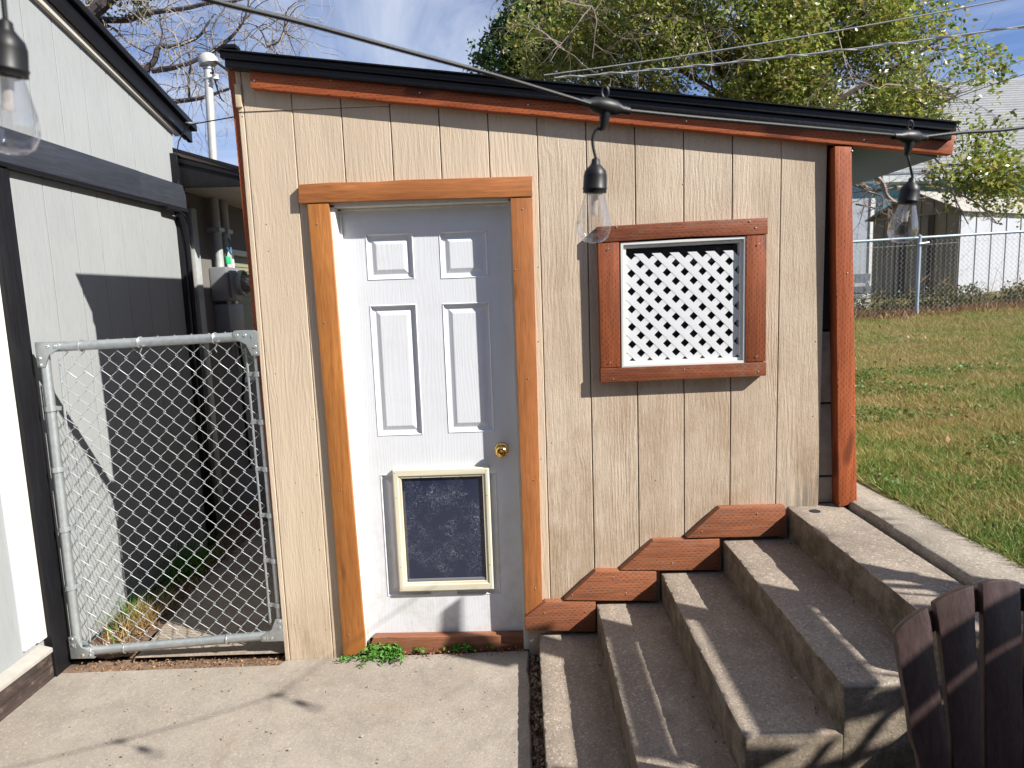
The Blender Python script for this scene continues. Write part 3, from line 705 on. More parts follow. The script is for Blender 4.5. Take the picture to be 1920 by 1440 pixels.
def ring(q, wdt, y0, y1):
    """mitred rectangular ring from four corner points (tl, tr, br, bl)"""
    c = sum(q, Vector())/4; out = [Vector((p_.x, y0, p_.z)) for p_ in q]
    inn = [Vector((p_.x+(wdt if p_.x < c.x else -wdt), y0, p_.z+(wdt if p_.z < c.z else -wdt))) for p_ in q]
    b = MB(); vs = out+inn+[Vector((p_.x, y1, p_.z)) for p_ in inn]+[Vector((p_.x, y1, p_.z)) for p_ in out]
    fs = []
    for i in range(4):
        j = (i+1) % 4; fs += [(i, 4+i, 4+j, j), (4+i, 8+i, 8+j, 4+j), (i, j, 12+j, 12+i)]
    return b.add(vs, fs), inn
rg, inn = ring(q, .011, yw+.004, yw+.07); rg.build('window_frame', M['vinyl'], win, bevel=.001)
rg2, inn2 = ring(inn, .013, yw+.016, yw+.10); rg2.build('window_frame', M['vinyl'], win, bevel=.001)
LY = YW-.016
x0, x1 = inn2[3].x-.006, inn2[1].x+.006; z0 = inn2[3].z-.002; z1 = at(1280, 478, 'y', LY).z
bxz('pane', inn2[0].x, inn2[1].x, inn2[3].z, inn2[0].z, LY+.03, LY+.034, M['pane'], win, 0)
def clip(poly, a, b_, keep):
    out = []
    for i in range(len(poly)):
        p_, q_ = poly[i], poly[(i+1) % len(poly)]
        fp, fq = (p_[a]-b_)*keep, (q_[a]-b_)*keep
        if fp >= 0: out.append(p_)
        if fp*fq < 0: s_ = fp/(fp-fq); out.append((p_[0]+(q_[0]-p_[0])*s_, p_[1]+(q_[1]-p_[1])*s_))
    return out
PT = .0755/math.sqrt(2); SW = .0275
x00, zz0 = at(1193+0, 497, 'y', LY).x, at(1193, 497, 'y', LY).z
xh, zh = at(1050+570/3.789, 380+438/3.789, 'y', LY).x, at(1050+570/3.789, 380+438/3.789, 'y', LY).z   # centre of one hole
for sgn, dy in ((1, .0009), (-1, 0)):
    dvec = (1/math.sqrt(2), sgn/math.sqrt(2)); nvec = (-sgn/math.sqrt(2), 1/math.sqrt(2))
    for k in range(-14, 15):
        c0 = (xh+nvec[0]*(k+.5)*PT, zh+nvec[1]*(k+.5)*PT)
        poly = [(c0[0]+dvec[0]*s_*1.2+nvec[0]*w_*SW/2, c0[1]+dvec[1]*s_*1.2+nvec[1]*w_*SW/2) for s_, w_ in ((-1, -1), (1, -1), (1, 1), (-1, 1))]
        for a_, v_, kp_ in ((0, x0, 1), (0, x1, -1), (1, z0, 1), (1, z1+.012*(1 if sgn < 0 else 0), -1)):
            if poly: poly = clip(poly, a_, v_, kp_)
        if len(poly) >= 3:
            area = abs(sum(poly[i][0]*poly[(i+1) % len(poly)][1]-poly[(i+1) % len(poly)][0]*poly[i][1] for i in range(len(poly))))/2
            if area < 5e-5: continue
            b = MB(); b.prism([(p_[0], LY+dy, p_[1]) for p_ in poly], (0, .0036-dy, 0)); b.build('lattice_strip', M['lattice'], win)
for u in (1200, 1358):
    p_ = at(u, 680, 'y', yw+.012); b = MB(); b.box(p_.x-.008, p_.x+.008, yw+.011, yw+.014, q[2].z+.004+(.0), q[2].z+.008); b.build('weep_hole_cover', M['vinyl'], win)
# kick boards up the stairs
kk = YW-.040
for pts in [[(984, 1158), (1022, 1129), (1117, 1129), (1117, 1184), (984, 1182)], [(1058, 1126), (1117, 1071), (1231, 1072), (1231, 1127)],
            [(1163, 1070), (1225, 1014), (1349.5, 1011), (1349.5, 1069)], [(1287, 1009), (1350, 952), (1473, 949), (1473, 1005)]]:
    plate('kick_board', pts, kk, .039, M['kick'], shed, .004)
# nails
b = MB()
def nail(u, v, y, r=.0035): p_ = at(u, v, 'y', y); b.lathe([(r, 0), (r*.8, .0012), (.0001, .0018)], p_, (0, -1, 0), 8)
for u, v in [(477, 125), (477, 151), (787, 154), (787, 174), (990, 180), (990, 197), (1286, 208), (1287, 227), (620, 150), (1620, 262)]: nail(u, v, YW-.041)
for u, v in [(638, 362), (775, 354), (929, 354), (595, 420), (609, 605), (640, 918), (654, 1190), (980, 392), (966, 506), (990, 710), (1004, 1104), (1001, 900)]: nail(u, v, yc-.001, .003)
for u, v in [(1156, 426), (1406, 415), (1417, 427), (1141, 466), (1423, 457), (1144, 680), (1419, 668), (1283, 693), (1422, 697), (1150, 711)]: nail(u, v, yw-.0045)
for u, v in [(1598, 283), (1589, 512), (1600, 780)]: nail(u, v, YW-.036)
for u, v in [(1021, 1150), (1098, 1147), (1073, 1116), (1150, 1083), (1174, 1112), (1261, 1056), (1316, 997), (1420, 963)]: nail(u, v, kk-.001)
tag(b.build('nails', M['nail'], shed), kind='stuff')
b = MB()
for u, v in [(460, 187), (455, 218), (500, 420), (504, 470), (517, 700), (588, 785), (555, 905), (595, 890), (568, 960), (600, 1030), (552, 1170), (563, 1178), (612, 1180), (1010, 500), (1010, 640), (1015, 860), (1195, 500), (1281, 345), (1373, 520), (1530, 640), (1525, 780), (1540, 960), (1035, 830), (1230, 900)]: nail(u, v, YW-.0005, .0028)
tag(b.build('siding_nails', M['filler'], shed), kind='stuff')

# ------------------------------------------------------------------ house on the left
XH = -2.2
house = thing('house', 'grey board-sided house with black trim, white door and black eave at far left', 'house', (XH, 3.2, 0))
gy = at(250, 262, 'x', XH).y
q0, q1 = at(60, 0, 'x', XH), at(317, 245, 'x', XH)
SR = (q1.z-q0.z)/(q1.y-q0.y)
def rake_z(y): return q0.z+(y-q0.y)*SR
ZB1, ZB0 = 2.410, 2.262
def hboard(ya, yb, z0, z1f, z1g):
    b = MB(); e = .0022; x = XH
    b.add([(x, ya+e, z0), (x, yb-e, z0), (x, yb-e, z1g), (x, ya+e, z1f)], [(3, 2, 1, 0)][:0] or [(0, 1, 2, 3)])
    b.add([(x, yb-e, z0), (x-e, yb, z0), (x-e, yb, z1g), (x, yb-e, z1g), (x-.01, yb, z0), (x-.01, yb, z1g)], [(0, 1, 2, 3), (1, 4, 5, 2)])
    b.add([(x-e, ya, z0), (x, ya+e, z0), (x, ya+e, z1f), (x-e, ya, z1f), (x-.01, ya, z0), (x-.01, ya, z1f)], [(0, 1, 2, 3), (4, 0, 3, 5)])
    return b.build('siding_board', M['grey_siding'], house)
k = -8
while True:
    a, c = gy+k*GP, gy+(k+1)*GP; k += 1
    if a > 4.46: break
    w = .0022
    c2 = min(c, 4.47)
    if c > 2.95: hboard(max(a, 2.9)+w, c2-w, -.01, ZB0+.02, ZB0+.02)
    hboard(a+w, c2-w, ZB1-.02, rake_z(a)+.03, rake_z(c2)+.03)
b = MB(); b.prism([(XH-.009, 1.6, -.05), (XH-.009, 4.47, -.05), (XH-.009, 4.47, rake_z(4.47)+.03), (XH-.009, 1.6, rake_z(1.6)+.03)], (-.03, 0, 0)); b.build('groove_backing', M['grey_siding'], house)
# band board, and a black strip put in for the shade beneath it
MB().box(XH-.005, XH+.032, 1.6, 3.965, ZB0, ZB1).build('band_board', M['blackb'], house, bevel=.002)
MB().box(XH-.005, XH+.031, 3.967, 4.50, ZB0+.001, ZB1-.001).build('band_board', M['blackb'], house, bevel=.002)
MB().box(XH-.005, XH+.040, 1.6, 4.50, ZB0-.022, ZB0-.001).build('band_shade_strip', M['black'], house, bevel=.004)
# rake: soffit strip, fascia, roof edge
def yz(u, v, x): p_ = at(u, v, 'x', x); return p_
xo = XH+.055
f0, f1 = yz(98, 0, xo), yz(352, 258, xo); g0, g1 = yz(128, 0, xo), yz(368, 262, xo)
def ext(p_, q_, y): t_ = (y-p_.y)/(q_.y-p_.y); return p_.z+(q_.z-p_.z)*t_
b = MB(); b.prism([(XH, 1.6, rake_z(1.6)+.0), (XH, 4.5, rake_z(4.5)+.0), (XH, 4.5, rake_z(4.5)+.05), (XH, 1.6, rake_z(1.6)+.05)], (.026, 0, 0)); b.build('frieze_board', M['soffit'], house, bevel=.003)
ye0, ye1 = 1.6, 4.62
zf = lambda y: ext(f0, f1, y); zg = lambda y: zf(y)+.10
b = MB(); b.prism([(xo-.03, ye0, zf(ye0)), (xo-.03, ye1, zf(ye1)), (xo-.03, ye1, zf(ye1)+.085), (xo-.03, ye0, zf(ye0)+.085)], (.03, 0, 0)); b.build('rake_fascia', M['black'], house, bevel=.003)
b = MB(); b.prism([(xo-.02, ye0, zf(ye0)+.086), (xo-.02, ye1+.03, zf(ye1+.03)+.086), (xo-.02, ye1+.03, zf(ye1)+.118), (xo-.02, ye0, zf(ye0)+.118)], (.045, 0, 0)); b.build('roof_edge', M['black'], house, bevel=.004)
b = MB(); b.prism([(xo+.01, ye0, zf(ye0)+.119), (xo+.01, ye1+.04, zf(ye1+.03)+.119), (xo+.01, ye1+.04, zf(ye1)+.130), (xo+.01, ye0, zf(ye0)+.130)], (-3, 0, 0)); b.build('roof_covering', M['black'], house)
b = MB(); b.prism([(XH, ye0, zf(ye0)+.02), (XH, ye1, zf(ye1)+.02), (XH, ye1, zf(ye1)+.03), (XH, ye0, zf(ye0)+.03)], (.03, 0, 0)); b.build('rake_soffit', M['soffit'], house)
# corner boards
MB().box(XH-.02, XH+.022, 4.395, 4.475, -.05, ZB0-.02).build('corner_board', M['blackm'], house, bevel=.003)
MB().box(XH-.02, XH+.022, 4.40, 4.50, ZB1, 2.60).build('corner_board', M['blackm'], house, bevel=.003)
b = MB(); b.tube([(XH+.045, 4.36, 2.23), (XH+.05, 4.40, 2.15), (XH+.045, 4.43, 2.0), (XH+.04, 4.435, .1)], .016, 10); b.build('drain_pipe', M['black'], house, smooth=True)
b = MB(); b.tube([(XH+.045, 4.2, 2.235), (XH+.047, 4.34, 2.232), (XH+.06, 4.40, 2.20)], .012, 8); b.build('cable_conduit', M['black'], house, smooth=True)
# skirting, post and white door at the far left
MB().box(XH-.01, XH+.012, 2.945, 4.5, -.12, .0).build('skirting_board', M['blackb'], house, bevel=.002)
MB().box(XH-.02, XH+.030, 2.832, 2.943, -.06, ZB0-.023).build('door_casing', M['blackm'], house, bevel=.004)
MB().box(XH-.02, XH+.012, 2.775, 2.831, .165, 2.2).build('door_jamb', M['jamb'], house, bevel=.003)
MB().box(XH-.02, XH+.004, 2.705, 2.774, .165, 2.2).build('door_jamb', M['white'], house, bevel=.003)
MB().box(XH-.08, XH-.035, 1.7, 2.70, .16, 2.2).build('door', M['white'], house, bevel=.003)
b = MB(); b.prism([(XH-.09, 1.6, .164), (XH+.045, 1.6, .125), (XH+.045, 1.6, .105), (XH-.09, 1.6, .105)], (0, 1.21, 0)); b.build('door_sill', M['sillgrey'], house, bevel=.003)
for z0, z1 in ((-.05, .028), (.031, .103)): MB().box(XH-.02, XH+.02, 1.6, 2.831, z0, z1).build('sill_board', M['doorstep'], house, bevel=.003)
# rear wing: eave box, soffit, wall, window
ya = 4.47
tl, tr_ = at(316, 279, 'y', ya), at(470, 322, 'y', ya); bl, br = at(316, 351, 'y', ya), at(470, 349, 'y', ya)
b = MB(); b.prism([bl+Vector((-.1, 0, 0)), br, tr_+Vector((0, 0, -.02)), tl+Vector((-.1, 0, -.0))], (0, .03, 0)); b.build('eave_end_board', M['blackm'], house, bevel=.003)
b = MB(); sl_ = (tr_.z-tl.z)/(tr_.x-tl.x)
b.prism([(tl.x-.1, ya-.025, tl.z-.1*sl_-.01), (tr_.x, ya-.025, tr_.z-.012), (tr_.x, ya-.025, tr_.z+.012), (tl.x-.1, ya-.025, tl.z-.1*sl_+.014)], (0, 6, 0)); b.build('eave_roof', M['black'], house, bevel=.003)
b = MB(); b.prism([(tl.x-.1, ya-.012, tl.z-.05), (tr_.x, ya-.012, tr_.z-.05), (tr_.x, ya-.012, tr_.z-.022), (tl.x-.1, ya-.012, tl.z-.022)], (0, .03, 0)); b.build('eave_trim', M['black'], house, bevel=.004)
for j in range(9):
    y0 = ya+.035+j*.6
    MB().box(XH-.08, tr_.x-.01, y0, y0+.596, bl.z+.004, bl.z+.012).build('soffit_panel', M['soffit'], house)
XR = -2.26
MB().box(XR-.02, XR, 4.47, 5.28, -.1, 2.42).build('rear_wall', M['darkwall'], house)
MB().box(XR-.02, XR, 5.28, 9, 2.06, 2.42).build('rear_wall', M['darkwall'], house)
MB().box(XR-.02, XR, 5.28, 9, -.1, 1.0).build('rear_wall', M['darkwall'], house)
MB().box(XR-.02, XR+.03, 4.475, 4.62, -.1, 2.38).build('rear_corner_board', M['blackm'], house, bevel=.003)
MB().box(XR-.01, XR+.02, 4.7, 4.78, .2, 2.3).build('batten', M['pvc'], house, bevel=.003)
w = MB().box(XR-.015, XR-.01, 5.32, 7.2, 1.02, 2.03).build('window', M['blind'], house)
for bx_ in ((5.285, 5.33, 1.0, 2.058), (7.2, 7.24, 1.0, 2.058), (5.331, 7.199, 2.015, 2.058), (5.331, 7.199, 1.0, 1.04)):
    MB().box(XR-.01, XR+.025, *bx_[:2], *bx_[2:]).build('window_frame', M['vinyl'], w, bevel=.003)
for j in range(16): MB().box(XR-.008, XR-.004, 5.335, 7.195, 1.06+j*.058, 1.10+j*.058).build('blind_slat', M['blind'], w)

# electric meter and conduits
em = thing('electric_meter', 'grey electric meter box with round glass dome on the shaded wall behind the gate', 'meter', (XR, 5.05, 1.7))
MB().box(XR+.001, XR+.13, 4.92, 5.18, 1.655, 1.905).build('meter_box', M['grey_plastic'], em, bevel=.02)
MB().box(XR+.131, XR+.15, 4.95, 5.06, 1.68, 1.88).build('box_cover', M['grey_plastic'], em, bevel=.009)
b = MB(); b.lathe([(.095, 0), (.095, .045), (.088, .05)], (XR+.131, 5.12, 1.79), (1, 0, 0), 28); b.build('meter_ring', M['pvc'], em, smooth=True)
b = MB(); b.lathe([(.084, .0), (.084, .15), (.078, .162), (.0001, .164)], (XR+.14, 5.12, 1.79), (1, 0, 0), 28); b.build('glass_dome', M['glass'], em, smooth=True)
b = MB(); b.lathe([(.06, 0), (.06, .10), (.0001, .10)], (XR+.14, 5.12, 1.79), (1, 0, 0), 20); b.build('meter_face', M['filler'], em, smooth=True)
MB().box(XR+.001, XR+.11, 4.95, 5.22, 1.40, 1.635).build('breaker_box', M['grey_plastic'], em, bevel=.012)
MB().box(XR+.04, XR+.07, 5.03, 5.10, 1.636, 1.654).build('nipple', M['pvc'], em)
for y_, r_ in ((4.985, .03), (5.13, .032)):
    b = MB(); b.tube([(XR+.06, y_, 1.9), (XR+.06, y_, 2.42)], r_, 14); b.build('conduit', M['pvc'], em, smooth=True)
    MB().box(XR+.001, XR+.10, y_-.045, y_+.045, 2.16, 2.19).build('strap', M['galv'], em, bevel=.004)
MB().box(XR+.09, XR+.105, 5.02, 5.08, 1.93, 1.985).build('green_tag', M['green'], em, bevel=.004)
b = MB(); b.tube([(XR+.10, 5.02, 2.06), (XR+.12, 5.06, 2.0), (XR+.10, 5.10, 2.10), (XR+.08, 5.12, 2.13)], .006, 6); b.build('blue_tie', M['blue'], em)
b = MB(); b.tube([(XR+.05, 5.2, 1.4), (XR+.07, 5.22, 1.1), (XR+.03, 5.25, .9), (XR+.02, 5.3, .3)], .012, 8); b.build('service_cable', M['rubber'], em)
sp = thing('drain_standpipe', 'grey capped pipe standing by the house wall behind the gate mesh', 'pipe', (-2.07, 3.95, 0))
q_ = at(325, 1050, 'z', 0); 
b = MB(); b.tube([(q_.x, q_.y, -.05), (q_.x, q_.y, .30)], .022, 12); b.build('pipe', M['pvc'], sp, smooth=True)
MB().box(q_.x-.042, q_.x+.042, q_.y-.03, q_.y+.03, .30, .44).build('outlet_box', M['grey_plastic'], sp, bevel=.008)

# service mast above the eave
sm = thing('service_mast', 'grey steel electricity mast with rounded weatherhead above the house eave', 'mast', (-2.1, 4.98, 2.5))
m1 = at(398, 285, 'y', 4.98); m0 = at(389, 120, 'y', 4.98)
b = MB(); b.tube([m1+Vector((.0, 0, -.1)), m0], .028, 16); b.build('pole', M['mastgrey'], sm, smooth=True)
b = MB(); b.lathe([(.0001, .075), (.03, .07), (.055, .052), (.068, .02), (.068, .0), (.05, -.012), (.0001, -.012)], m0+Vector((.012, 0, .0)), (-.25, -.1, 1), 20); b.build('weatherhead', M['mastgrey'], sm, smooth=True)
b = MB(); b.lathe([(.034, 0), (.034, .03)], m0+Vector((0, 0, -.035)), (0, 0, 1), 16); b.build('collar', M['galv'], sm, smooth=True)
k0 = at(395, 148, 'y', 4.98)
MB().box(k0.x-.07, k0.x+.03, k0.y-.03, k0.y-.02, k0.z-.006, k0.z+.006).build('clamp', M['galv'], sm)
b = MB(); b.lathe([(.012, 0), (.024, .006), (.016, .02), (.024, .034), (.012, .04)], k0+Vector((.05, -.03, -.02)), (0, 0, 1), 14); b.build('insulator', M['vinyl'], sm, smooth=True)
for (u0_, v0_, u1_, v1_, s_) in ((402, 112, 460, 125, .05), (404, 116, 470, 140, .04), (398, 130, 420, 190, .06)):
    a_, c_ = at(u0_, v0_, 'y', 4.95), at(u1_, v1_, 'y', 5.6)
    b = MB(); b.tube([a_.lerp(c_, i/8)-Vector((0, 0, s_*math.sin(math.pi*i/8))) for i in range(9)], .006, 6); b.build('service_wire', M['rubber'], sm)
pw = thing('phone_wire', 'thin black phone wire with silver splice looping over the house eave', 'wire', (-2.0, 4.5, 2.8))
b = MB(); b.tube([at(u, v, 'y', 4.6) for u, v in [(470, 213), (446, 218), (400, 226), (372, 231)]], .004, 6); b.build('cable', M['rubber'], pw)
b = MB(); b.tube([at(u, v, 'y', 4.44) for u, v in [(372, 231), (356, 234), (345, 245), (335, 265), (331, 290), (330, 320), (337, 352)]], .0035, 6); b.build('drop_cable', M['rubber'], pw)
b = MB(); b.tube([at(u, v, 'y', 4.5) for u, v in [(348, 230), (360, 232), (374, 229)]], [.005, .011, .007], 8); b.build('splice', M['nail'], pw)
# ------------------------------------------------------------------ chain link gate
gt = thing('chain_link_gate', 'galvanized chain-link gate closing the gap between grey house and shed', 'gate', (-1.65, 2.92, 0))
GYL, GYR = 2.93, 2.93
c_tl, c_tr = at(82, 652, 'y', GYL), at(478, 630, 'y', GYR); c_bl, c_br = at(147, 1222, 'y', GYL), at(527, 1189, 'y', GYR)
RP = .021
for a_, c_, nm, r_ in ((c_tl, c_tr, 'top_rail', RP), (c_bl, c_br, 'bottom_rail', RP), (c_tl, c_bl, 'post', RP*1.0), (c_tr, c_br, 'post', .013)):
    d_ = (c_-a_).normalized()*.05 if 'rail' in nm else Vector()
    b = MB(); b.tube([a_+d_*.6, a_.lerp(c_, .5), c_-d_*.6], r_, 16); b.build(nm, M['galv'], gt, smooth=True)
for c_, sx, sz in ((c_tl, 1, -1), (c_tr, 1 if False else -1, -1), (c_bl, 1, 1), (c_br, -1, 1)):
    b = MB(); y = c_.y-.024
    b.prism([(c_.x-sx*.022, y, c_.z-sz*.022), (c_.x+sx*.085, y, c_.z-sz*.022), (c_.x+sx*.085, y, c_.z+sz*.006), (c_.x+sx*.034, y, c_.z+sz*.034), (c_.x+sx*.012, y, c_.z+sz*.085), (c_.x-sx*.022, y, c_.z+sz*.085)], (0, .008, 0))
    b.box(min(c_.x-sx*.026, c_.x+sx*.085), max(c_.x-sx*.026, c_.x+sx*.085), y+.006, c_.y+.024, min(c_.z-sz*.026, c_.z-sz*.022), max(c_.z-sz*.026, c_.z-sz*.022))
    fit = b.build('corner_fitting', M['galv'], gt, bevel=.002)
    b = MB()
    for dx, dz in ((.035, -.006), (.07, -.006), (-.006, .045), (-.006, .075)): b.lathe([(.007, 0), (.006, .003), (.0001, .0045)], (c_.x+sx*dx, y, c_.z+sz*dz), (0, -1, 0), 10)
    b.build('rivets', M['nail'], fit)
def along(a_, c_, f): return a_.lerp(c_, f)
for (a_, c_, n_, sx, rr) in ((c_tl, c_bl, 5, 1, RP+.003), (c_tr, c_br, 6, -1, .016)):
    for i in range(n_):
        p_ = along(a_, c_, (.19 if sx > 0 else .12)+i*(.195 if sx > 0 else .155)); b = MB()
        b.lathe([(rr, -.011), (rr+.002, -.011), (rr+.002, .011), (rr, .011)], p_, (c_-a_).normalized(), 18)
        b.box(min(p_.x, p_.x+sx*.05), max(p_.x, p_.x+sx*.05), p_.y-.004, p_.y+.004, p_.z-.009, p_.z+.009); b.build('tension_band', M['galv'], gt)
# tension bars and woven wire
bx0, bx1 = .062, .045
for a_, c_, dx in ((c_tl, c_bl, bx0), (c_tr, c_br, -bx1)):
    MB().tube([a_+Vector((dx, 0, -.05)), c_+Vector((dx, 0, .05))], .005, 6).build('tension_bar', M['galv'], gt)
AW, DZ = .0375, .0415
b = MB(); 
def gate_pt(s_, z): # s_: 0..W from left, sheared with the frame
    f = (z-c_bl.z)/(c_tl.z-c_bl.z); l_ = c_bl.lerp(c_tl, f); return l_.x+s_
Wg = (c_tr.x-c_tl.x)-bx1
nw = int((Wg-bx0)/AW)+1
for k in range(nw):
    pts = []; z = c_bl.z+.01+(DZ if k % 2 else 0)*0; j = 0
    ztop = c_tl.z+(c_tr.z-c_tl.z)*k/nw+.018; zbot = c_bl.z+(c_br.z-c_bl.z)*k/nw-.012
    n_ = int((ztop-zbot)/DZ)
    for j in range(n_+1):
        z = ztop-j*DZ; side = (j+k) % 2
        s_ = bx0+(k+side)*AW; wob = .003*mnoise.noise(Vector((k*.7, z*5, 0)))
        x_ = gate_pt(s_, z)+wob; y_ = GYL+.004*(1 if side else -1)
        if pts and 0 < j:
            pm_ = Vector(pts[-1]).lerp(Vector((x_, y_, z)), .5)
        pts += [(x_+(-.004 if side else .004)*1.0, y_-.0, z+.007), (x_+(.0035 if side else -.0035), y_, z), (x_+(-.004 if side else .004), y_, z-.007)]
    b.tube(pts, .00145, 5, cap=False)
tag(b.build('chain_link_mesh', M['wire'], gt), kind='stuff')
for u, v, top_ in [(262, 632, 1), (402, 624, 1), (236, 1212, 0), (428, 1200, 0), (152, 640, 1), (505, 1190, 0), (475, 625, 1), (175, 1216, 0)]:
    p_ = at(u, v, 'y', 2.93); sgn = 1 if top_ else -1
    base = c_tl.lerp(c_tr, (p_.x-c_tl.x)/(c_tr.x-c_tl.x)) if top_ else c_bl.lerp(c_br, (p_.x-c_bl.x)/(c_br.x-c_bl.x))
    b = MB(); pts = [Vector((base.x+.010*math.sin(a_)*0+.004*a_/3, base.y-math.cos(a_)*.0245, base.z+math.sin(a_)*.0245)) for a_ in [i*math.pi/8 for i in range(-6, 11)]]
    if not top_: pts = [Vector((q_.x, q_.y, 2*base.z-q_.z)) for q_ in pts]
    if top_ and u in (262, 402): pts = [base+Vector((.012, -.02, -.06)), base+Vector((.006, -.024, -.045)), base+Vector((.016, -.026, -.03))]+pts
    b.tube(pts, .0026, 6); b.build('tie_wire', M['nail'], gt)

# ------------------------------------------------------------------ string of patio bulbs
sl_ = thing('string_lights', 'black cable of clear teardrop patio bulbs strung across the front of the shed', 'string lights', (.12, .95, 1.9))
T2 = at(1135, 200, 'y', .955); T3 = at(1706, 257, 'y', 1.185); T1 = at(14, -115, 'y', .60)
T4 = Vector((1.29, 1.40, at(2060, 216, 'y', 1.40).z+.02))
def cable(pts): b = MB(); b.tube(pts, .0030, 8); return b.build('cable', M['rubber'], sl_, smooth=True)
def smoothpts(P, n=14):
    out = []
    for i in range(len(P)-1):
        p0, p1, p2, p3 = P[max(i-1, 0)], P[i], P[i+1], P[min(i+2, len(P)-1)]
        for k in range(n):
            t_ = k/n; out.append(.5*((2*p1)+(p2-p0)*t_+(2*p0-5*p1+4*p2-p3)*t_*t_+(3*p1-p0-3*p2+p3)*t_**3))
    return out+[P[-1]]
cable(smoothpts([T1, at(380, -4, 'y', .70), at(560, 41, 'y', .765), at(750, 93, 'y', .83), at(930, 142, 'y', .89), T2+Vector((-.022, -.012, .001))]))
cable(smoothpts([T2+Vector((.022, .008, -.003)), at(1300, 220, 'y', 1.015), at(1500, 238, 'y', 1.09), T3+Vector((-.022, -.008, .001))]))
cable(smoothpts([T3+Vector((.022, .006, 0)), at(1800, 249, 'y', 1.22), at(1925, 238, 'y', 1.275), T4]))
cable([T4, Vector((1.9, 1.75, 2.25))]); cable([Vector((-.9, .28, T1.z+.25)), T1])
def fixture(T, dirv, cord, bot, tilt=(0, 0)):
    """connector with hanging loop, short cord, socket and clear bulb"""
    dirv = dirv.normalized()
    b = MB(); b.lathe([(.0042, -.030), (.0050, -.028), (.0042, -.026), (.0052, -.024), (.0046, -.021), (.0085, -.012), (.0095, 0), (.0085, .012), (.0046, .021), (.0052, .024), (.0042, .026), (.0050, .028), (.0042, .030)], T, dirv, 14); b.v = [tuple(T+(Vector(q_)-T)*1.22) for q_ in b.v]
    b.tube([T+Vector((0, 0, -.004)), T+Vector((-.002, 0, -.020)), T+Vector((-.005, 0, -.030))], [.0085, .0065, .0038], 10)
    b.tube([T+Vector((math.sin(a_)*.0045, 0, .0125+.0065-math.cos(a_)*.0075)) for a_ in [i*math.pi/8 for i in range(17)]], .0014, 6)
    cn = b.build('connector', M['rubber'], sl_, smooth=True)
    c_ = smoothpts(cord, 8); b = MB(); b.tube(c_, .0021, 8); b.build('drop_cord', M['rubber'], sl_, smooth=True)
    top = cord[-1]; ax = (bot-top).normalized(); L_ = (bot-top).length; k = L_/.118
    b = MB(); b.lathe([(.0028, 0), (.0055, .002), (.0065, .008), (.009, .011), (.0145, .017), (.0165, .024), (.0168, .040), (.0176, .041), (.0176, .0425), (.0168, .0435), (.0168, .0478), (.0148, .048)], top, ax, 26)
    b.v = [tuple(top+(Vector(q_)-top)*k) for q_ in b.v]; b.build('socket', M['rubber'], sl_, smooth=True)
    prof = [(.0125, .046), (.0145, .052), (.0178, .064), (.0222, .078), (.0248, .090), (.0245, .100), (.0205, .110), (.0125, .1165), (.0001, .118)]
    b = MB(); b.lathe(prof, top, ax, 30); b.v = [tuple(top+(Vector(q_)-top)*k) for q_ in b.v]; bulb = b.build('bulb', M['glass'], sl_, smooth=True)
    b = MB(); b.lathe([(.0105, .046), (.0105, .050), (.0055, .052), (.0050, .072), (.0058, .076), (.0050, .079), (.0001, .0795)], top, ax, 14); b.v = [tuple(top+(Vector(q_)-top)*k) for q_ in b.v]
    b.build('filament_stem', M['stem'], bulb, smooth=True)
t = NT('milky_stem', .2, .6); t.col((.55, .50, .46)); 
tt = t.n('BsdfTransparent'); mm = t.n('MixShader', {0: .45, 1: tt.outputs[0], 2: t.b.outputs[0]}); t.t.links.new(mm.outputs[0], t.out.inputs['Surface']); M['stem'] = t.m
fixture(T1, Vector((1, .6, -.1)), [T1+Vector((-.004, 0, -.03)), at(6, -20, 'y', .60), at(10, 36, 'y', .60)], at(18, 290, 'y', .61))
fixture(T2, Vector((1, .35, -.12)), [T2+Vector((-.005, 0, -.030)), at(1118, 243, 'y', .955), at(1111, 265, 'y', .955), at(1117, 296, 'y', .955)], at(1112, 456, 'y', .965))
fixture(T3, Vector((1, .35, 0)), [T3+Vector((-.003, 0, -.030)), at(1705, 305, 'y', 1.185), at(1711, 332, 'y', 1.19)], at(1688, 456, 'y', 1.20))
fixture(T4, Vector((1, .35, 0)), [T4+Vector((-.003, 0, -.030)), T4+Vector((-.004, 0, -.05)), T4+Vector((0, 0, -.068))], T4+Vector((-.01, 0, -.186)))

# ------------------------------------------------------------------ slatted chair by the stairs
ch = thing('patio_chair', 'dark brown resin chair with a fanned arched slat back in front of the stairs', 'chair', (1.0, 1.2, 0))
RCL = .26
PN = Vector((0, 1, -RCL)).normalized(); PD = PN.dot(Vector((0, 1.40, 1.0)))
def onp(u, v, off=0):
    d = fw+cR*((u-960)/F_PX)-cU*((v-720)/F_PX); o_ = Vector((0, 0, EYE)); return o_+d*((PD+off-PN.dot(o_))/PN.dot(d))
S1 = [(1722, 1419), (1710, 1385), (1703.6, 1329), (1694, 1279), (1686, 1229), (1678.5, 1189), (1689, 1175), (1702, 1163), (1720, 1150), (1739, 1139), (1745, 1160), (1749, 1187), (1752.5, 1224), (1763, 1298), (1772, 1350), (1784, 1430)]
S2 = [(1789, 1437), (1787, 1390), (1776, 1298), (1766, 1208), (1760, 1166), (1752.5, 1131), (1766, 1122), (1779, 1115), (1803, 1105), (1826, 1098), (1828.5, 1130), (1829.5, 1176), (1833, 1245), (1836, 1298), (1846, 1437)]
S3 = [(1852, 1437), (1848, 1324), (1847, 1245), (1845, 1166), (1842, 1094), (1856, 1090), (1871, 1088), (1898, 1088), (1913, 1091), (1916, 1166), (1918, 1245), (1922, 1437)]
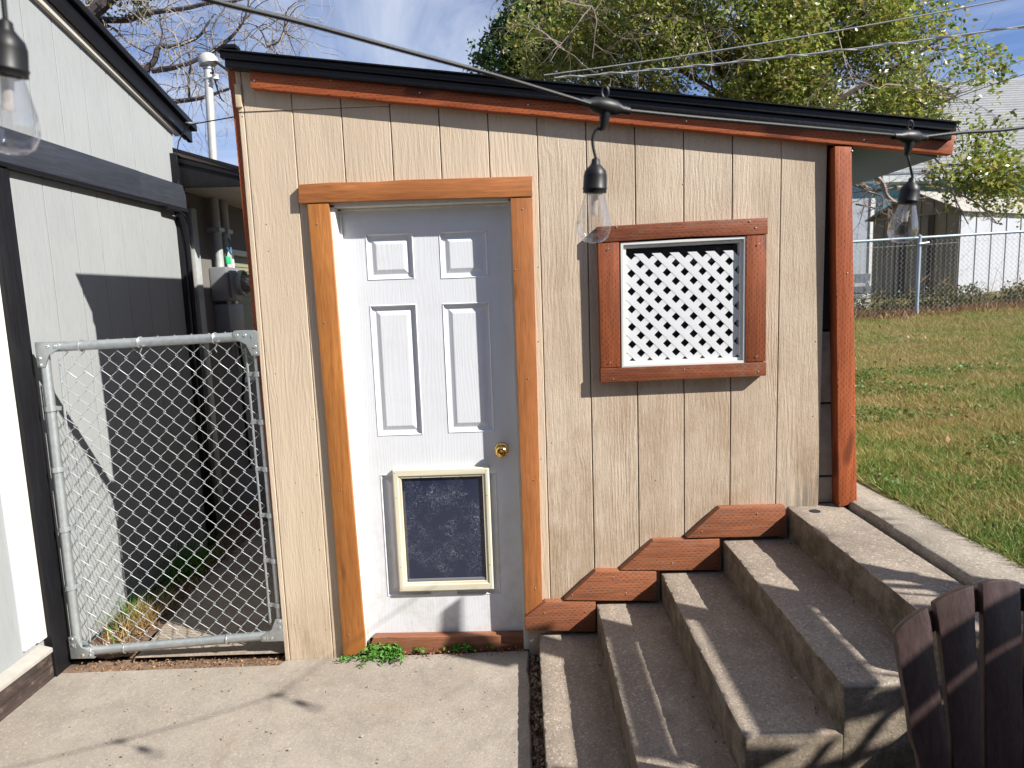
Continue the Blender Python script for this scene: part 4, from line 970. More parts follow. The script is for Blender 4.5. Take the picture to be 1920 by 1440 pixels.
def mir(S_): return [(3758-u, v+(3758-2*u)*0-.04*(3758-2*u)*0) for u, v in S_][::-1]
for S_ in (S1, S2, S3, mir(S2), mir(S1)):
    pts = [onp(u, v) for u, v in S_]
    lo_a, lo_b = pts[0], pts[-1]; dn = Vector((0, -RCL, -1)).normalized()
    ext_ = lambda q_, cx=onp(1880, 1437).x: Vector((cx+(q_.x-cx)*.78, q_.y, q_.z))+dn*.42
    pts = [ext_(lo_a)]+pts+[ext_(lo_b)]
    b = MB(); b.prism(pts, PN*.018); b.build('back_slat', M['resin'], ch, bevel=.003)
arc_t = [(1688, 1192), (1702, 1176), (1742, 1147), (1760, 1136), (1800, 1115), (1832, 1104), (1880, 1099), (1930, 1104), (1960, 1113), (2000, 1134), (2040, 1160), (2070, 1190)]
b = MB(); b.prism([onp(u, v, .019) for u, v in arc_t]+[onp(u, v+44, .019) for u, v in arc_t[::-1]], PN*.02); b.build('back_brace', M['resin'], ch, bevel=.003)
cxx = onp(1880, 1437).x
for zz in (.52,): MB().box(cxx-.24, cxx+.24, 1.40+(zz-1)*RCL+.02, 1.40+(zz-1)*RCL+.045, zz-.04, zz+.04).build('back_brace', M['resin'], ch, bevel=.004)
for j in range(6):
    y0 = 1.18-j*.085; MB().box(cxx-.25, cxx+.25, y0-.075, y0, .33+j*.012, .35+j*.012).build('seat_slat', M['resin'], ch, bevel=.003)
for sx in (-1, 1):
    xa = cxx+sx*.30
    b = MB(); b.prism([(xa-.055, .62, .55), (xa+.055, .62, .55), (xa+.045, 1.30, .55), (xa-.035, 1.30, .55)], (0, 0, .02)); b.build('armrest', M['resin'], ch, bevel=.004)
    MB().box(xa-.02, xa+.02, .66, .76, 0, .55).build('leg', M['resin'], ch, bevel=.004)
    b = MB(); b.prism([(xa-sx*.04-.012, .70, .30), (xa-sx*.04-.012, .70, .40), (xa-sx*.04-.012, 1.45, .10), (xa-sx*.04-.012, 1.55, 0), (xa-sx*.04-.012, 1.44, 0)], (.024, 0, 0)); b.build('leg', M['resin'], ch, bevel=.003)

# ------------------------------------------------------------------ added slatted shape out of view, cut to cast the step and chair shadows
ZC = 1.80
cn = thing('shadow_caster', 'dark slatted shape added out of view to cast shadows on the steps and chair', 'shadow caster', (2.6, 1.2, ZC))
def sheet(name, poly, dz=0):
    b = MB(); b.prism([(x, y, ZC+dz) for x, y in poly], (0, 0, .012)); return b.build(name, M['resin'], cn)
sheet('shadow_edge', [(1.575, 1.998), (1.786, 1.885), (2.0, 1.815), (2.098, 1.834), (2.216, 1.765), (2.33, 1.70), (2.446, 1.632), (2.571, 1.549), (2.69, 1.45), (2.822, 1.36), (3.1, 1.16), (3.3, .95), (3.2, .88), (2.78, 1.24), (2.66, 1.38), (2.55, 1.44), (2.36, 1.55), (2.226, 1.60), (2.099, 1.675), (2.065, 1.648), (1.93, 1.707), (1.79, 1.769), (1.668, 1.887), (1.56, 1.95)])
sheet('slat', [(2.206, .89), (2.310, .89), (2.310, 1.66), (2.206, 1.70)], -.013)
sheet('slat', [(2.366, .875), (2.528, .875), (2.528, 1.50), (2.366, 1.60)], -.013)
sheet('slat', [(2.665, .93), (2.80, .93), (2.80, 1.30), (2.665, 1.42)], -.013)
for a_, c_ in ((2.81, 2.95), (2.96, 3.10)): sheet('slat', [(a_, .9), (c_, .9), (c_, 1.12), (a_, 1.22)], -.013)
for y0, y1, sk in ((1.428, 1.50, -.02), (1.368, 1.402, -.03), (1.322, 1.334, -.035), (1.218, 1.252, -.03), (1.176, 1.186, -.035), (1.068, 1.098, -.03), (1.02, 1.032, -.04), (.935, .96, .03)):
    sheet('shadow_cross_bar', [(2.530, y0), (2.670, y0+sk), (2.670, y1+sk), (2.530, y1)], -.026)
def bar(pts, w_):
    P_ = [Vector((x, y, 0)) for x, y in pts]; L_ = []; R_ = []
    for i, p_ in enumerate(P_):
        d_ = (P_[min(i+1, len(P_)-1)]-P_[max(i-1, 0)]).normalized(); n_ = Vector((-d_.y, d_.x, 0))*w_/2; L_.append(p_+n_); R_.append(p_-n_)
    sheet('shadow_scroll', [(q_.x, q_.y) for q_ in L_+R_[::-1]], -.039)
bar([(2.48, .925), (2.569, .943), (2.66, .965)], .045)
bar([(2.617, .955), (2.636, .91), (2.682, .857), (2.727, .799), (2.76, .74)], .026)
bar([(2.45, .79), (2.52, .795), (2.598, .814), (2.677, .836), (2.746, .856), (2.83, .90)], .030)
bar([(2.846, .90), (2.833, .804), (2.80, .74)], .026)
bar([(2.562, .878), (2.611, .816)], .022)
bar([(2.03, .93), (2.10, .955), (2.22, .93), (2.30, .885)], .045)
sheet('shadow_scroll', [(2.33, .868), (2.505, .868), (2.43, .80), (2.34, .80)], -.039)
def upc(u, v): p_ = onp(u, v); q_ = p_+SUN*(ZC-p_.z); return (q_.x, q_.y)
U1 = [(1660, 1300), (1700, 1266), (1751, 1224), (1800, 1191), (1829, 1173), (1880, 1142), (1920, 1123), (1990, 1100)]
L1 = [(1650, 1408), (1713, 1353), (1762, 1311), (1833, 1253), (1880, 1224), (1917, 1204), (1990, 1180)]
U2 = [(1640, 1440), (1714, 1381), (1766, 1334), (1834, 1274), (1880, 1243), (1917, 1221), (1990, 1195)]
sheet('shadow_arch', [upc(*q_) for q_ in U1]+[upc(*q_) for q_ in L1[::-1]], .013)  # outline projected up the sun ray from the shade wanted on the chair
sheet('shadow_arch_sheet', [upc(*q_) for q_ in U2]+[upc(*q_) for q_ in [(2060, 1400), (2000, 1640), (1700, 1640)]], .013)
for x_, y_ in ((3.15, .95), (3.15, .35), (2.9, 1.22)): MB().box(x_-.03, x_+.03, y_-.03, y_+.03, .60, ZC).build('post', M['resin'], cn)
MB().box(2.25, 3.15, .30, .36, ZC+.03, ZC+.06).build('rail', M['resin'], cn)

# ------------------------------------------------------------------ back fence
fn = thing('chain_link_fence', 'long galvanized chain-link fence at the back edge of the lawn', 'fence', (6.2, 10, 1.1))
FY = 10.0
def fb(x): return lawn_z(x, FY)
ft = lambda x: at(1605, 453, 'y', FY).z+(x-at(1605, 453, 'y', FY).x)*((at(1920, 434, 'y', FY).z-at(1605, 453, 'y', FY).z)/(at(1920, 434, 'y', FY).x-at(1605, 453, 'y', FY).x))
b = MB(); b.tube([(x, FY, ft(x)) for x in lin(3.2, 12, 12)], .021, 10); b.build('top_rail', M['galvb'], fn, smooth=True)
xp = at(1722, 500, 'y', FY).x
for x in (xp-2.9, xp, xp+2.9):
    b = MB(); b.tube([(x, FY, fb(x)-.1), (x, FY, ft(x)+.0)], .026, 10); b.lathe([(.03, 0), (.03, .03), (.0001, .05)], (x, FY, ft(x)), (0, 0, 1), 10); b.build('post', M['galvb'], fn, smooth=True)
b = MB(); b.tube([(xp-.02, FY-.03, ft(xp)-.09), (xp+.12, FY-.03, ft(xp)-.075)], .018, 8); b.build('brace_fitting', M['galv'], fn)
b = MB(); A2 = .0355; Z2 = .0355
for k in range(int((9.0-4.2)/A2)):
    x_ = 4.2+k*A2; zt = ft(x_)-.045; pts = []
    for j in range(int((zt-fb(x_)+.02)/Z2)+2):
        sd = (j+k) % 2; pts.append((x_+sd*A2, FY+(.003 if sd else -.003), zt+.05-j*Z2))
    b.tube(pts, .0019, 3, cap=False)
tag(b.build('chain_link_mesh', M['wire'], fn), kind='stuff')
b = MB(); b.tube([(x, FY-.004, ft(x)-.10+.004*math.sin(x*3)) for x in lin(4, 9, 40)], .002, 4); b.build('tension_wire', M['wire'], fn)

# ------------------------------------------------------------------ ribbed metal shed beyond the fence
ms = thing('metal_shed', 'low white ribbed metal shed with shaded beige gable end behind the fence', 'shed', (8, 13, 1.2))
C0 = at(1793, 556, 'y', 12.6); gb = C0.z-.05
Cg = at(1632, 560, 'y', 13.9); Cs = at(1940, 552, 'y', 13.9)
dg = Vector((Cg.x-C0.x, Cg.y-C0.y, 0)); ds = Vector((Cs.x-C0.x, Cs.y-C0.y, 0))
Lg, Ls = dg.length, 4.6; dg.normalize(); ds.normalize()
ze = at(1793, 392, 'y', 12.6).z; pk = C0+dg*(Lg*.5); 
tpk = at(1727, 360, 'y', pk.y).z
def vpt(p_, z): return Vector((p_.x, p_.y, z))
ngs = Vector((dg.y, -dg.x, 0)); ngs = ngs if ngs.y < 0 else -ngs
nss = Vector((ds.y, -ds.x, 0)); nss = nss if nss.y < 0 else -nss
def mpanel(pa, pb, z0, za, zb_, nrm, mat, name='wall_panel'):
    b = MB(); e = (pb-pa).normalized()*.004; th = nrm*-.02
    b.prism([vpt(pa+e, z0), vpt(pb-e, z0), vpt(pb-e, zb_), vpt(pa+e, za)], th)
    r_ = nrm*.018; w_ = (pb-pa).normalized()*.03
    b.prism([vpt(pa+e, z0), vpt(pa+w_*.8, z0), vpt(pa+w_*.8, za), vpt(pa+e, za)], r_)
    return b.build(name, mat, ms)
n_ = 7
for i in range(n_):
    pa, pb = C0+dg*(Lg*i/n_), C0+dg*(Lg*(i+1)/n_)
    hz = lambda f: ze+(tpk-ze)*(1-abs(f-.5)*2)-.02
    mpanel(pa, pb, gb, hz(i/n_), hz((i+1)/n_), ngs, M['beige_metal'])
n_ = 9
for i in range(n_):
    pa, pb = C0+ds*(Ls*i/n_), C0+ds*(Ls*(i+1)/n_)
    mpanel(pa, pb, gb+.02, ze-.03, ze-.03, nss, M['white_metal'])
MB().prism([vpt(C0+ngs*.02, ze-.01), vpt(C0+dg*Lg+ngs*.02, ze-.01), vpt(C0+dg*Lg+ngs*.02, ze-.05), vpt(C0+ngs*.02, ze-.05)], ngs*.01).build('gable_trim', M['beige_metal'], ms)
for sgn, f0_, f1_ in ((1, -.06, .5), (-1, 1.06, .5)):
    n_ = 12
    for i in range(n_):
        a_ = ds*(-.12+(Ls+.24)*i/n_); c_ = ds*(-.12+(Ls+.24)*(i+1)/n_-.012)
        zf0 = ze+(tpk-ze)*(f0_*2 if sgn > 0 else (1-f0_)*2)
        p0 = vpt(C0+dg*(Lg*f0_)+a_, zf0); p1 = vpt(C0+dg*(Lg*.5)+a_, tpk+.01); p2 = vpt(C0+dg*(Lg*.5)+c_, tpk+.01); p3 = vpt(C0+dg*(Lg*f0_)+c_, zf0)
        b = MB(); b.prism([p0, p1, p2, p3], (0, 0, .02)); b.build('roof_panel', M['roof_metal'], ms)
for f_ in (.30, .62):
    p_ = C0+dg*(Lg*f_)+ngs*.02; b = MB(); b.prism([vpt(p_-dg*.05, gb), vpt(p_+dg*.05, gb), vpt(p_+dg*.05, ze-.06), vpt(p_-dg*.05, ze-.06)], ngs*.03); b.build('door_post', M['brown_trim'], ms)
# dark footing below
b = MB(); b.prism([vpt(C0+ngs*.03, gb-.35), vpt(C0+dg*Lg+ngs*.03, gb-.35), vpt(C0+dg*Lg+ngs*.03, gb), vpt(C0+ngs*.03, gb)], ngs*-.3); b.build('footing', M['soil'], ms)
b = MB(); b.prism([vpt(C0+nss*.03, gb-.35), vpt(C0+ds*Ls+nss*.03, gb-.35), vpt(C0+ds*Ls+nss*.03, gb+.02), vpt(C0+nss*.03, gb+.02)], nss*-.3); b.build('footing', M['soil'], ms)

# ------------------------------------------------------------------ teal house with grey shingle roof
th_ = thing('neighbour_house', 'teal house with wide pale grey shingle roof behind the metal shed', 'house', (13, 20, 1))
HYF = 20.0; ez = at(1800, 340, 'y', HYF).z; xl_ = at(1668, 400, 'y', HYF).x
MB().box(xl_, 34, HYF, HYF+8, 0, ez).build('wall', M['teal'], th_)
for j in range(10): MB().box(xl_+.01, 34, HYF-.03, HYF+.001, ez-.35-j*.24, ez-.35-j*.24+.225).build('lap_board', M['teal'], th_)
MB().box(xl_-.5, 34, HYF-.52, HYF-.48, ez-.02, ez+.20).build('fascia', M['trimgrey'], th_)
MB().box(xl_-.5, 34, HYF-.48, HYF, ez-.03, ez-.01).build('soffit', M['trimgrey'], th_)
ry, rz_ = HYF+6.5, at(1800, 152, 'y', HYF+6.5).z
n_ = 34; e0 = Vector((0, HYF-.55, ez+.20)); e1 = Vector((0, ry, rz_))
for j in range(n_):
    a_ = e0.lerp(e1, j/n_); c_ = e0.lerp(e1, (j+1.12)/n_)
    b = MB(); x0_, x1_ = xl_-.6, 34
    b.prism([(x0_, a_.y, a_.z+.035), (x1_, a_.y, a_.z+.035), (x1_, c_.y, c_.z+.004), (x0_, c_.y, c_.z+.004)], (0, 0, -.03)); b.build('shingle_course', M['shingle'], th_)
for sx in (1,): 
    b = MB(); b.prism([(xl_, HYF, ez), (xl_, ry, rz_-.1), (xl_, HYF+13, ez)], (.1, 0, 0)); b.build('gable_wall', M['teal'], th_)
# attached pale outbuilding part left of it and white steps
MB().box(at(1598, 400, 'y', 18).x-3, at(1640, 400, 'y', 18).x, 18, 24, 0, at(1620, 372, 'y', 18).z).build('garage_wall', M['palegrey'], th_)
MB().box(at(1640, 400, 'y', 18).x-.12, at(1640, 400, 'y', 18).x+.001, 17.97, 18.0, 0, at(1620, 372, 'y', 18).z).build('corner_trim', M['vinyl'], th_)
rz2 = at(1620, 372, 'y', 18).z
ws = thing('window', 'pale teal window frame on the teal wall behind the shed gable', 'window', (12, 20, 3)) if False else None
MB().box(at(1655, 385, 'y', HYF).x, at(1682, 385, 'y', HYF).x, HYF-.06, HYF-.031, at(1660, 402, 'y', HYF).z, at(1660, 374, 'y', HYF).z).build('window', M['teal_light'], th_)
bn = thing('slatted_bench', 'white slatted garden bench seen through the fence mesh beside the brown post', 'bench', (5.6, 11.5, 1.1))
for (v0, v1, dy) in ((515, 530, 0), (539, 548, .1), (553, 566, .0), (570, 576, -.3)):
    a_ = at(1575, v0, 'y', 11.6+dy); c_ = at(1632, v1, 'y', 11.6+dy); MB().box(a_.x, c_.x, 11.6+dy, 11.62+dy, c_.z, a_.z).build('slat', M['vinyl'], bn)
for u in (1580, 1628): 
    a_ = at(u, 515, 'y', 11.64); MB().box(a_.x-.02, a_.x+.02, 11.625, 11.68, lawn_z(a_.x, 11.6)-.1, a_.z).build('leg', M['vinyl'], bn)

# ------------------------------------------------------------------ foliage
def leafmesh(name, pos, size, mat, parent=None, wind=(0, 0, 0), aspect=.5, spread=1.0):
    """one small folded rhombus per leaf"""
    n = len(pos); d = RNG.normal(size=(n, 3)); d += np.array(wind)*1.2; d /= np.linalg.norm(d, axis=1)[:, None]
    r = RNG.normal(size=(n, 3)); w = np.cross(d, r); w /= np.linalg.norm(w, axis=1)[:, None]; nn = np.cross(d, w)
    L = size*(.6+.8*RNG.random(n))[:, None]; W = L*aspect
    a = pos; bb = pos+d*L; m1 = pos+d*L*.45+w*W*.5+nn*L*.08; m2 = pos+d*L*.45-w*W*.5+nn*L*.08
    V = np.stack([a, m1, bb, m2], 1).reshape(-1, 3); 
    me = bpy.data.meshes.new(name); me.vertices.add(len(V)); me.vertices.foreach_set('co', V.astype(np.float32).ravel())
    me.loops.add(4*n); me.loops.foreach_set('vertex_index', np.arange(4*n, dtype=np.int32)); me.polygons.add(n)
    me.polygons.foreach_set('loop_start', np.arange(0, 4*n, 4, dtype=np.int32)); me.polygons.foreach_set('loop_total', np.full(n, 4, dtype=np.int32))
    me.update(calc_edges=True); me.materials.append(mat)
    return link(name, me, parent)
def ell_sample(c, r, n):
    v = RNG.normal(size=(n, 3)); v /= np.linalg.norm(v, axis=1)[:, None]; return np.array(c)+v*np.array(r)*(RNG.random(n)**(1/2.6))[:, None]
def clumps(ells, n_sprig, per, seglen, thr, freq=1.3, seed=0, wind=(0, 0, 0)):
    """sprigs of leaves; noise leaves gaps"""
    tot = sum(r[0]*r[1]*r[2] for c, r in ells); out = []; stems = []
    for c, r in ells:
        P = ell_sample(c, r, int(n_sprig*r[0]*r[1]*r[2]/tot))
        for p_ in P:
            if mnoise.noise(Vector(p_*freq)+Vector((seed, 0, 0))) < thr: continue
            d = RNG.normal(size=3)+np.array(wind)*1.6; d /= np.linalg.norm(d)
            t_ = np.linspace(0, 1, per)[:, None]; q_ = p_+d*t_*seglen+RNG.normal(size=(per, 3))*seglen*.16
            q_[:, 2] -= (t_[:, 0]**2)*seglen*.25
            out.append(q_); stems.append((p_, p_+d*seglen-np.array([0, 0, seglen*.25])))
    return np.concatenate(out), stems
def pe(u, v, y, ru, rv, ry_): 
    c = at(u, v, 'y', y); k = y/F_PX; return ((c.x, c.y, c.z), (ru*k, ry_, rv*k))
def limb(b, pts, r0_, r1_, n=6):
    P_ = smoothpts([Vector(q_) for q_ in pts], 5); k = len(P_); b.tube(P_, [r0_+(r1_-r0_)*i/(k-1) for i in range(k)], n)
def twig(b, p_, d_, L_, r_, depth, droop=.3, kids=3, steps=5):
    p_ = Vector(p_); d_ = Vector(d_).normalized(); pts = [p_.copy()]
    for i in range(steps):
        d_ = (d_+Vector((random.gauss(0, .22), random.gauss(0, .22), random.gauss(0, .22)-droop*.12))).normalized(); pts.append(pts[-1]+d_*L_/steps)
    b.tube(pts, [r_*(1-.7*i/steps) for i in range(steps+1)], 3 if r_ < .02 else 5, cap=False)
    if depth > 0:
        for i in range(kids):
            q_ = pts[random.randint(1, steps)]; dd = (d_+Vector((random.gauss(0, .9), random.gauss(0, .9), random.gauss(0, .9)))).normalized()
            twig(b, q_, dd, L_*random.uniform(.45, .8), r_*.5, depth-1, droop, kids, steps)
TY = 12.0
ft_ = thing('leafy_tree', 'large wind-blown green and yellow leafy tree rising behind the shed roof', 'tree', (4.6, TY, .8))
ells = [pe(1130, 60, TY+.3, 190, 130, 1.6), pe(1290, 20, TY, 240, 190, 1.9), pe(1420, 90, TY-.2, 240, 150, 1.8), pe(1580, 110, TY-.4, 190, 160, 1.6), pe(1560, -10, TY, 170, 120, 1.5),
        pe(1700, 190, TY-.6, 115, 80, 1.1), pe(1745, 120, TY-.4, 80, 60, .9), pe(1640, 30, TY, 90, 90, 1.1), pe(1800, 215, TY-.6, 55, 40, .6), pe(1100, 130, TY, 110, 60, 1.0), pe(1560, 230, TY, 200, 60, 1.2)]
P_, st_ = clumps(ells, 12500, 12, .32, -.02, 1.1, 1, wind=(.9, -.1, -.15))
tag(leafmesh('foliage', P_, .080, M['leaf'], ft_, wind=(.9, 0, -.3)), kind='stuff')
ells2 = [pe(1855, 300, TY-1, 60, 28, .5), pe(1820, 335, TY-1, 80, 32, .6), pe(1875, 345, TY-1, 50, 28, .4), pe(1760, 320, TY-1, 35, 25, .4), pe(1830, 265, TY-.8, 40, 30, .4), pe(1885, 385, TY-1, 22, 18, .3), pe(1860, 240, TY-.6, 18, 20, .3), pe(1845, 130, TY-.6, 26, 40, .4), pe(1830, 90, TY-.6, 14, 26, .3)]
P2_, st2_ = clumps(ells2, 330, 11, .26, -.25, 1.6, 5, wind=(.8, 0, -.3))
tag(leafmesh('foliage', P2_, .085, M['leaf'], ft_, wind=(.9, 0, -.3)), kind='stuff')
b = MB(); base = Vector((4.7, TY+.2, .6)); crot = at(1480, 260, 'y', TY)
limb(b, [base, base.lerp(crot, .5)+Vector((.08, 0, 0)), crot], .24, .17, 10); b.build('trunk', M['bark'], ft_, smooth=True)
b = MB()
for (u, v, du) in [(1130, 40, 0), (1230, -40, 0), (1330, -60, 0), (1420, -60, 0), (1560, -60, 0), (1640, 20, 0), (1720, 100, 0), (1760, 190, 0), (1680, 210, 0), (1060, 120, 0), (1300, 90, 0)]:
    e_ = at(u, v, 'y', TY+random.uniform(-.9, .9)); m_ = crot.lerp(e_, .5)+Vector((random.gauss(0, .15), random.gauss(0, .2), random.gauss(0, .12)-.1)); limb(b, [crot, m_, e_], .075, .014, 6)
    for i in range(7): q_ = crot.lerp(e_, random.uniform(.4, 1)); twig(b, q_, (e_-crot).normalized()+Vector((.4, 0, .2)), random.uniform(.7, 1.3), .02, 2, .2)
b.build('branches', M['bark'], ft_)
b = MB()
TL = TY-1
for pl_, r0_, r1_ in [([(1500, 330), (1560, 350), (1605, 343), (1640, 357), (1680, 352)], .035, .02), ([(1640, 330), (1655, 345), (1665, 370), (1690, 380), (1720, 350)], .05, .02), ([(1680, 352), (1720, 350), (1770, 355), (1830, 380), (1870, 420)], .03, .008),
                      ([(1748, 290), (1765, 310), (1780, 340), (1792, 375), (1815, 420)], .028, .008), ([(1605, 383), (1620, 386), (1640, 391)], .018, .008), ([(1600, 345), (1630, 360), (1655, 370), (1650, 400)], .022, .006), ([(1740, 345), (1752, 335), (1748, 315)], .02, .01), ([(1792, 290), (1810, 310), (1840, 322), (1890, 330)], .02, .006)]:
    P3 = [at(u, v, 'y', TL+random.uniform(-.1, .1)) for u, v in pl_]; limb(b, P3, r0_, r1_, 5)
    for i in range(5): q_ = random.choice(P3[1:]); twig(b, q_, (random.gauss(0, 1), random.gauss(0, .5), random.gauss(0, .8)), random.uniform(.35, .7), .009, 2, .4, 3)
limb(b, [crot, at(1490, 300, 'y', TL+.5), at(1500, 330, 'y', TL)], .08, .04); b.build('low_limb', M['bark_light'], ft_)
b = MB()
for (u, v) in [(1085, 20), (1110, 12), (1060, 95), (1500, 230), (1320, 40), (1180, 60), (1570, 60), (1690, 160)]:
    for i in range(4): twig(b, at(u, v, 'y', TY-1.7), (random.gauss(.4, .8), -.1, random.gauss(-.1, .6)), random.uniform(.6, 1.2), .010, 2, .1, 3, 6)
tag(b.build('dead_twigs', M['bark_light'], ft_), kind='stuff')
pt = thing('poplar_tree', 'darker green small-leaved tree showing left of the big tree above the roof', 'tree', (1.0, 14, .8))
PY = 14.0
e3 = [pe(905, 110, PY, 24, 22, .4), pe(945, 95, PY, 35, 50, .6), pe(985, 60, PY, 45, 60, .8), pe(1030, 90, PY, 60, 60, .9), pe(1010, 20, PY, 50, 45, .8), pe(960, 45, PY, 22, 22, .4), pe(1060, 10, PY, 60, 60, .9), pe(980, 120, PY, 90, 25, .7)]
P4, _ = clumps(e3, 1500, 12, .26, -.22, 1.3, 9, wind=(.1, 0, .3))
tag(leafmesh('foliage', P4, .085, M['leafdark'], pt, wind=(.1, 0, .2), aspect=.7), kind='stuff')
b = MB(); limb(b, [(.9, PY, .5), at(1000, 150, 'y', PY), at(1010, 60, 'y', PY)], .14, .04); b.build('trunk', M['bark'], pt)
b = MB()
for (u, v) in [(905, 105), (945, 80), (985, 40), (1040, 30), (1060, 90)]: limb(b, [at(1005, 150, 'y', PY), at((1005+u)/2, (150+v)/2+12, 'y', PY), at(u, v, 'y', PY)], .03, .008, 5)
b.build('branches', M['bark'], pt)

# bare tree behind the house
bt = thing('bare_tree', 'nearly leafless tree with pale tangled twigs against the sky above the grey house', 'tree', (-7, 9, 0))
BY = 9.0
b = MB()
B_ = lambda l, dy=0: [at(u, v, 'y', BY+dy) for u, v in l]
limb(b, [(-6.6, BY+.3, -.1), (-6.5, BY+.2, 2.5), at(150, 55, 'y', BY)], .22, .14, 10); b.build('trunk', M['bark_dark'], bt, smooth=True)
b = MB(); LB = [([(150, 50), (175, 20), (205, -5), (240, -50)], .10, .07), ([(150, 45), (190, 38), (240, 37), (262, 28), (295, 22), (350, 15), (390, 6), (440, 2), (500, -20)], .045, .015),
      ([(185, 42), (215, 55), (235, 75), (262, 92), (285, 102)], .022, .008), ([(250, 148), (275, 130), (290, 112), (298, 88), (325, 87), (355, 77), (375, 66), (390, 44), (402, 26)], .045, .008),
      ([(285, 133), (320, 128), (355, 118), (395, 98), (425, 78), (450, 50), (460, 30), (468, -5)], .034, .008), ([(288, 192), (330, 190), (370, 185), (395, 178), (440, 163)], .036, .016),
      ([(355, 187), (354, 150), (357, 110), (345, 90)], .02, .008), ([(300, 86), (304, 60), (298, 35)], .014, .006), ([(480, 48), (492, 62), (500, 85)], .014, .006), ([(500, 88), (520, 80), (532, 60), (530, 48)], .012, .006),
      ([(200, 60), (199, 85), (202, 102)], .028, .012), ([(120, 10), (150, 50)], .05, .05), ([(210, 105), (240, 140), (262, 170), (290, 192)], .05, .04)]
rng_pts = []
for l_, a_, c_ in LB:
    P_ = B_(l_, random.uniform(-.25, .25)); limb(b, P_, a_, c_, 6); rng_pts += smoothpts(P_, 4)
b.build('branches', M['bark_dark'], bt)
b = MB(); random.seed(11)
for i in range(150):
    q_ = random.choice(rng_pts); twig(b, q_, (random.gauss(0, 1), random.gauss(0, .5), random.gauss(.1, .9)), random.uniform(.4, 1.0), .0085, 2, .9, 2, 7)
for u, v in [(430, 20), (470, 40), (500, 60), (540, 40), (560, 80), (400, 60), (520, 30)]:
    for i in range(3): twig(b, at(u, v+30, 'y', BY), (random.gauss(.1, .5), 0, random.gauss(.7, .5)), random.uniform(.5, .9), .007, 1, .3, 2, 7)
b.build('twigs', M['bark_pale'], bt)
P5, _ = clumps([pe(250, 12, BY, 40, 26, .4), pe(130, 10, BY, 40, 20, .4), pe(210, 30, BY, 26, 14, .3)], 130, 9, .2, -.4, 1.5, 3)
tag(leafmesh('foliage', P5, .055, M['leafgrey'], bt, aspect=.6), kind='stuff')

# overhead wires
def wire(lbl, px, ys, r_, mat='wire_grey', twist=False):
    p0, p1, p2 = [at(u, v, 'y', y) for (u, v), y in zip(px, ys)]
    pts = [((1-f)*(1-f))*p0+2*f*(1-f)*(p1*2-(p0+p2)*.5)+f*f*p2 for f in [i/60 for i in range(61)]]
    b = MB(); b.tube(pts, r_, 6)
    if twist: b.tube([q_+Vector((0, math.cos(i*1.05), math.sin(i*1.05)))*r_*1.7 for i, q_ in enumerate(pts)], r_*.8, 5)
    tag(b.build('overhead_wire', M[mat]), lbl, 'wire', 'power lines crossing above the shed roof')
wire('upper of two long pale power lines crossing the leafy tree', [(1020, 141), (1450, 78), (1940, -12)], (10.2, 9.4, 8.4), .009)
wire('lower twisted power line passing in front of the leafy tree', [(1040, 146), (1450, 109), (1940, 46)], (10, 9.2, 8.2), .010, twist=True)
wire('thin wire slanting up in front of grey shingle roof at right', [(1600, 260), (1760, 195), (1940, 133)], (10.4, 10.3, 10), .006, 'rubber')
wire('faintest wire against the sky just above the grey shingle roof', [(1700, 200), (1830, 147), (1940, 105)], (11, 11, 11), .004, 'rubber')

# ------------------------------------------------------------------ grass and weeds
def blades(name, P, h, w, mat, lean=.5, parent=None):
    n = len(P); a = RNG.random(n)*2*np.pi; d = np.stack([np.cos(a), np.sin(a), np.zeros(n)], 1)
    hh = (h*(.5+RNG.random(n)))[:, None]; ww = (w*(.6+.8*RNG.random(n)))[:, None]; a2 = RNG.random(n)*2*np.pi
    l = np.stack([np.cos(a2), np.sin(a2), np.zeros(n)], 1)*hh*(lean*RNG.random(n))[:, None]*1.6
    up_ = np.zeros((n, 3)); up_[:, 2] = 1
    V = np.stack([P-d*ww/2, P+d*ww/2, P+up_*hh+l], 1).reshape(-1, 3)
    me = bpy.data.meshes.new(name); me.vertices.add(3*n); me.vertices.foreach_set('co', V.astype(np.float32).ravel())
    me.loops.add(3*n); me.loops.foreach_set('vertex_index', np.arange(3*n, dtype=np.int32)); me.polygons.add(n)
    me.polygons.foreach_set('loop_start', np.arange(0, 3*n, 3, dtype=np.int32)); me.polygons.foreach_set('loop_total', np.full(n, 3, dtype=np.int32))
    me.update(calc_edges=True); me.materials.append(mat); o = link(name, me, parent); return o
N_ = 640000
yy = .2+10.0*RNG.random(N_)**1.12; xx = 1.60+RNG.random(N_)*(np.maximum(.95*yy, 3.0)-1.60+.2)
keep = (xx > np.where(yy > 3, .42*yy-.2, 1.6)) & (xx > 1.618+.03*RNG.random(N_)); xx = xx[keep]; yy = yy[keep]
pn = np.array([mnoise.noise(Vector((x*1.1, y*1.1, 3)))+.5*mnoise.noise(Vector((x*4, y*4, 1))) for x, y in zip(xx, yy)])
k_ = RNG.random(len(xx)) < np.clip(.62+pn*.9, .12, 1); xx = xx[k_]; yy = yy[k_]
zz = np.array([lawn_z(x, y) for x, y in zip(xx, yy)])
P_ = np.stack([xx, yy, zz-.004], 1)
g_ = blades('grass', P_, .034, .0052, M['grass'], 1.1); tag(g_, 'short patchy green and straw coloured lawn grass', None, None, 'stuff')
